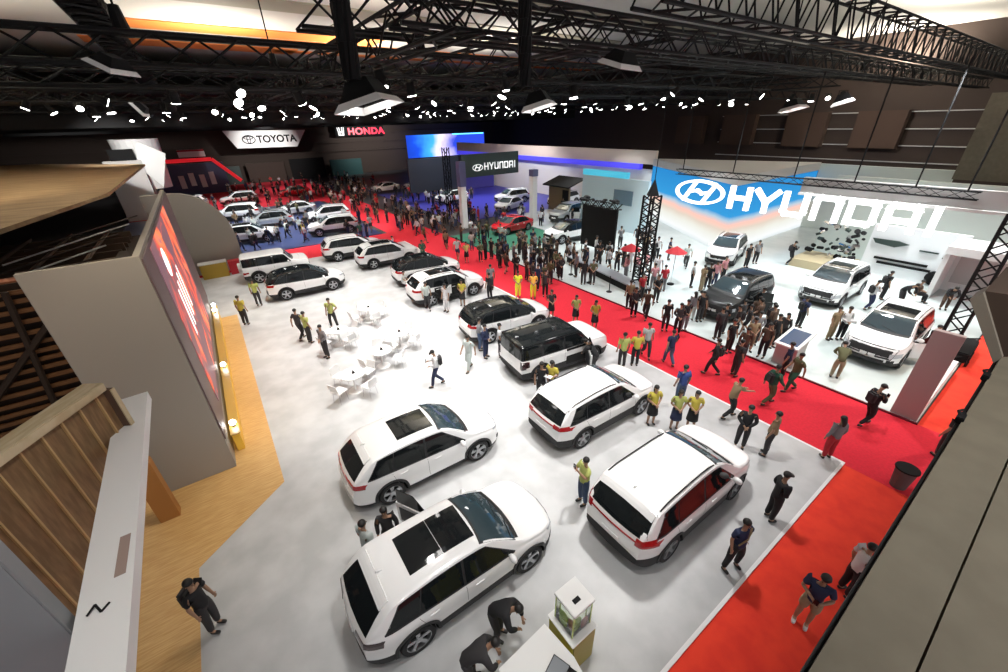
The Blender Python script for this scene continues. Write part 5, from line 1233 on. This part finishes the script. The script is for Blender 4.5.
wts = [('black', 'dark'), ('dark', 'black'), ('black', 'navy'), ('grey', 'dark'), ('navy', 'dark'), ('white', 'dark'), ('tan', 'dark'), ('red', 'black'), ('brown', 'dark'), ('olive', 'dark'), ('pale', 'denim'), ('dark', 'dark'), ('black', 'black'), ('white', 'black')]
cname = dict(black='black', dark='charcoal', grey='grey', navy='navy', white='white', tan='tan', red='red', brown='brown', olive='olive', pale='pale', pink='pink', green='dark green', blue='blue')
def crowd(n, x0, x1, y0, y1, where, r=.55, pal=None, skew=None, avoid=()):
    k = tries = 0
    while k < n and tries < n*60:
        tries += 1
        x, y = rnd.uniform(x0, x1), rnd.uniform(y0, y1)
        if skew: x += skew*(y-y0)
        if not free(x, y, r) or any(a < x < b and c < y < d for a, b, c, d in avoid): continue
        s, l = rnd.choice(pal or wts); taken.append((x, y)); k += 1
        person(rnd.choice(kinds), x, y, rnd.uniform(0, 360), s, l, 'person in %s top %s' % (cname[s], where), 'people in %s %s' % (cname[s], where), z=floor_z(x, y), sc=rnd.uniform(.87, .98))
crowd(42, 14.3, 19.4, 16.8, 24.5, 'in the dense crowd between the bright suits and the bench', r=.46, pal=[('black', 'dark'), ('dark', 'black'), ('black', 'navy'), ('grey', 'dark'), ('brown', 'dark'), ('navy', 'black'), ('olive', 'dark')], avoid=[(13, 19, 10, 16.5), (17.5, 18.6, 12, 20)])
crowd(9, 16.6, 19.2, 5.2, 7.6, 'in the crowd between the podium and the black car', r=.45, pal=[('black', 'dark'), ('dark', 'black'), ('brown', 'dark'), ('grey', 'black')])
crowd(14, 18.8, 21.4, 12.5, 20, 'behind the low grey bench', pal=[('white', 'dark'), ('black', 'dark'), ('white', 'white'), ('pink', 'grey')])
crowd(40, 13.4, 18.6, 25, 40, 'on the red aisle beyond the right car row', skew=.02, avoid=[(16.2, 17, 30, 34)])
crowd(30, 13.0, 18.5, 40, 56, 'on the far red aisle towards the blue stage screen', r=.6)
crowd(16, 19, 23.6, 30.6, 40, 'gathered before the dark sign board', pal=[('red', 'red'), ('red', 'dark'), ('navy', 'dark'), ('black', 'dark')])
crowd(20, -1, 11.8, 37.5, 43.8, 'on the front of the navy blue stand', pal=[('black', 'navy'), ('navy', 'navy'), ('pale', 'dark'), ('white', 'navy')])
crowd(22, -1, 12.3, 44, 54, 'among the far cars of the navy blue stand')
crowd(10, 24, 33, 27.5, 34, 'around the white cars behind the hanging screen')
crowd(10, 19.5, 27, 15, 21, 'on the white floor around the parasols', avoid=[(21, 23, 17, 21)])

# the farthest visitors, past counting: one object
def far_crowd(n, rects):
    import numpy as np
    src = [PR[k] for k in ('stand', 'walk', 'clasp', 'woman_t')]
    V_, F_, MI, off = [], [], [], 0
    mats_ = [skin_m, hair_m, CL['dark'], CL['black'], CL['navy'], CL['white'], CL['red'], CL['grey'], CL['pale'], CL['brown']]
    k = tries = 0
    while k < n and tries < n*40:
        tries += 1
        x0, x1, y0, y1 = rnd.choice(rects); x, y = rnd.uniform(x0, x1), rnd.uniform(y0, y1)
        if not free(x, y, .55): continue
        taken.append((x, y)); k += 1; p = rnd.choice(src); a = rnd.uniform(0, 2*PI); ca, sa = math.cos(a), math.sin(a); sh = rnd.choice([3, 3, 3, 4, 4, 5, 5, 6, 7, 8, 9, 2])
        for o in [p]+KIDS[p.name]:
            nm = o.name.split('.')[0]
            if nm in ('eyes', 'shoe'): continue
            mi = {'person': 0, 'hair': 1, 'shirt': sh, 'trousers': rnd.choice([2, 3])}.get(nm, 2)
            for v in o.data.vertices: V_.append((x+ca*v.co.x-sa*v.co.y, y+sa*v.co.x+ca*v.co.y, v.co.z*.93+.024))
            for f in o.data.polygons: F_.append(tuple(i+off for i in f.vertices)); MI.append(mi)
            off = len(V_)
    me = bpy.data.meshes.new('distant_crowd'); me.from_pydata(V_, [], F_)
    for m in mats_: me.materials.append(m)
    me.polygons.foreach_set('material_index', MI); me.polygons.foreach_set('use_smooth', [True]*len(MI))
    tag(obj('distant_crowd', me), 'distant crowd of visitors at the very back before the far wall', 'crowd', kind='stuff')
far_crowd(150, [(2, 24, 66, 86), (12.8, 20, 56, 72), (21, 28, 42, 58), (-4, 12, 56, 66)])
# ---------------------------------------------------------------- light
def spot(x, y, z, tx, ty, e, size=75, blend=.8, col=(1, .98, .95), r=.35):
    l = bpy.data.lights.new('lamp', 'SPOT'); l.energy = e; l.spot_size = math.radians(size); l.spot_blend = blend; l.color = col; l.shadow_soft_size = r
    o = bpy.data.objects.new('lamp', l); C.objects.link(o); o.location = (x, y, z)
    o.rotation_euler = (Vector((tx, ty, 0))-o.location).to_track_quat('-Z', 'Y').to_euler()
W = (1, .99, .97)
for x, y, e in ((2.5, 9, 1150), (8.5, 5.5, 2600), (7, 10, 2600), (4, 14.5, 3000), (9.5, 14, 2600), (4, 20, 3000), (9.5, 20, 2600), (3, 26, 2400), (9, 27, 2400), (7, 32, 1500)):
    spot(x, y, 10.2, x-.5, y+.6, e)
spot(3, 3.4, 9.9, 3.8, 5.2, 900, 70)
spot(-.3, 1.2, 10.8, -1.8, 4.4, 420, 80); spot(3.5, -1.0, 10.5, 3.6, -1.2, 420, 120)  # unseen lamps added to brighten the white beam and the bulkhead
for x, y, e in ((14.4, 4, 1500), (14.4, 12, 1500), (14.5, 20, 1500), (14.6, 30, 1700), (14.6, 42, 2200), (15, 56, 2500)):
    spot(x, y, 10.2, x, y+.5, e, 80, col=(1, .96, .97))
spot(8, -2.5, 10, 9, -.5, 1300, 90, col=(1, .9, .8)); spot(20, -3, 9, 20, 0, 1600, 90, col=(1, .85, .7))
for x, y, e in ((19.5, 4, 2100), (19.5, 11, 2300), (25, 4.5, 2900), (24.5, 11, 3100), (30, 6, 3000), (30, 1, 2000), (27, 18, 3200), (22, 21, 3200), (33, 29, 3600), (21, 28.5, 2400)):
    spot(x, y, 10.2, x+.3, y, e, 85, col=(.95, .99, 1))
for x, y, e in ((2, 41, 5200), (8, 41, 4600), (1, 49, 4800), (7, 50, 4800), (3, 64, 4200), (24, 48, 4600), (29, 42, 4800), (12, 76, 2600)):
    spot(x, y, 10.2, x, y+.5, e, 85, col=(.92, .97, 1))
spot(30, 44, 9, 37, 46, 2500, 110); spot(10, 74, 8.0, 11, 110, 6000, 60); spot(30, 80, 9, 32, 110, 5000, 90); spot(-12, 72, 9, -14, 110, 1200, 90); spot(50, 16, 9, 80, 16, 1500, 110); spot(-6, 50, 9.5, -6, 75, 5000, 60)  # unseen lamps added to brighten the fascia, banner, far walls and drum stand
spot(-9, 30, 13, -12, 36, 1100, 90, col=(1, .8, .55)); spot(-7, 8, 11, -7, 16, 260, 80, col=(1, .7, .45)); spot(-1.0, 9.5, 9.9, -1.2, 13, 500, 95, col=(1, .85, .6)); 
for y in (14, 19, 24): spot(-.9, y, 3.4, -.5, y+.3, 90, 110, col=(1, .8, .45), r=.1)
# unseen up-lights added to brighten the hall ceiling
for x, y, e in ((-6, 34, 3200), (4, 44, 3400), (16, 46, 3600), (28, 40, 5000), (-8, 24, 3000), (46, 8, 6000), (60, 16, 6000), (34, 8, 3500), (12, 26, 4500), (-14, 40, 4000)):
    l = bpy.data.lights.new('roof_fill', 'SPOT'); l.energy = e; l.spot_size = math.radians(165); l.spot_blend = .6; l.color = (1, .93, .82); l.shadow_soft_size = .4
    o = bpy.data.objects.new('roof_fill', l); C.objects.link(o); o.location = (x, y, 12.2); o.rotation_euler = (PI, 0, 0)
w = bpy.data.worlds.new('hall_ambience'); scn.world = w; w.use_nodes = True
w.node_tree.nodes['Background'].inputs[0].default_value = (.95, .97, 1, 1); w.node_tree.nodes['Background'].inputs[1].default_value = .5

# ---------------------------------------------------------------- camera
cam = bpy.data.cameras.new('camera'); co = bpy.data.objects.new('camera', cam); C.objects.link(co); scn.camera = co
cam.sensor_width = 36; cam.sensor_fit = 'HORIZONTAL'; cam.lens = 398.24/1008*36; cam.clip_start = .05; cam.clip_end = 400
pt, rl, th = math.radians(28.195), math.radians(-1.477), math.radians(55.256)
hd = Vector((math.cos(th), math.sin(th), 0)); fw = hd*math.cos(pt)+Vector((0, 0, -math.sin(pt))); rt = Vector((math.sin(th), -math.cos(th), 0)); up = rt.cross(fw)
r2 = rt*math.cos(rl)+up*math.sin(rl); u2 = -rt*math.sin(rl)+up*math.cos(rl)
M = Matrix((r2, u2, -fw)).transposed().to_4x4(); M.translation = Vector((0, 0, 8.8)); co.matrix_world = M
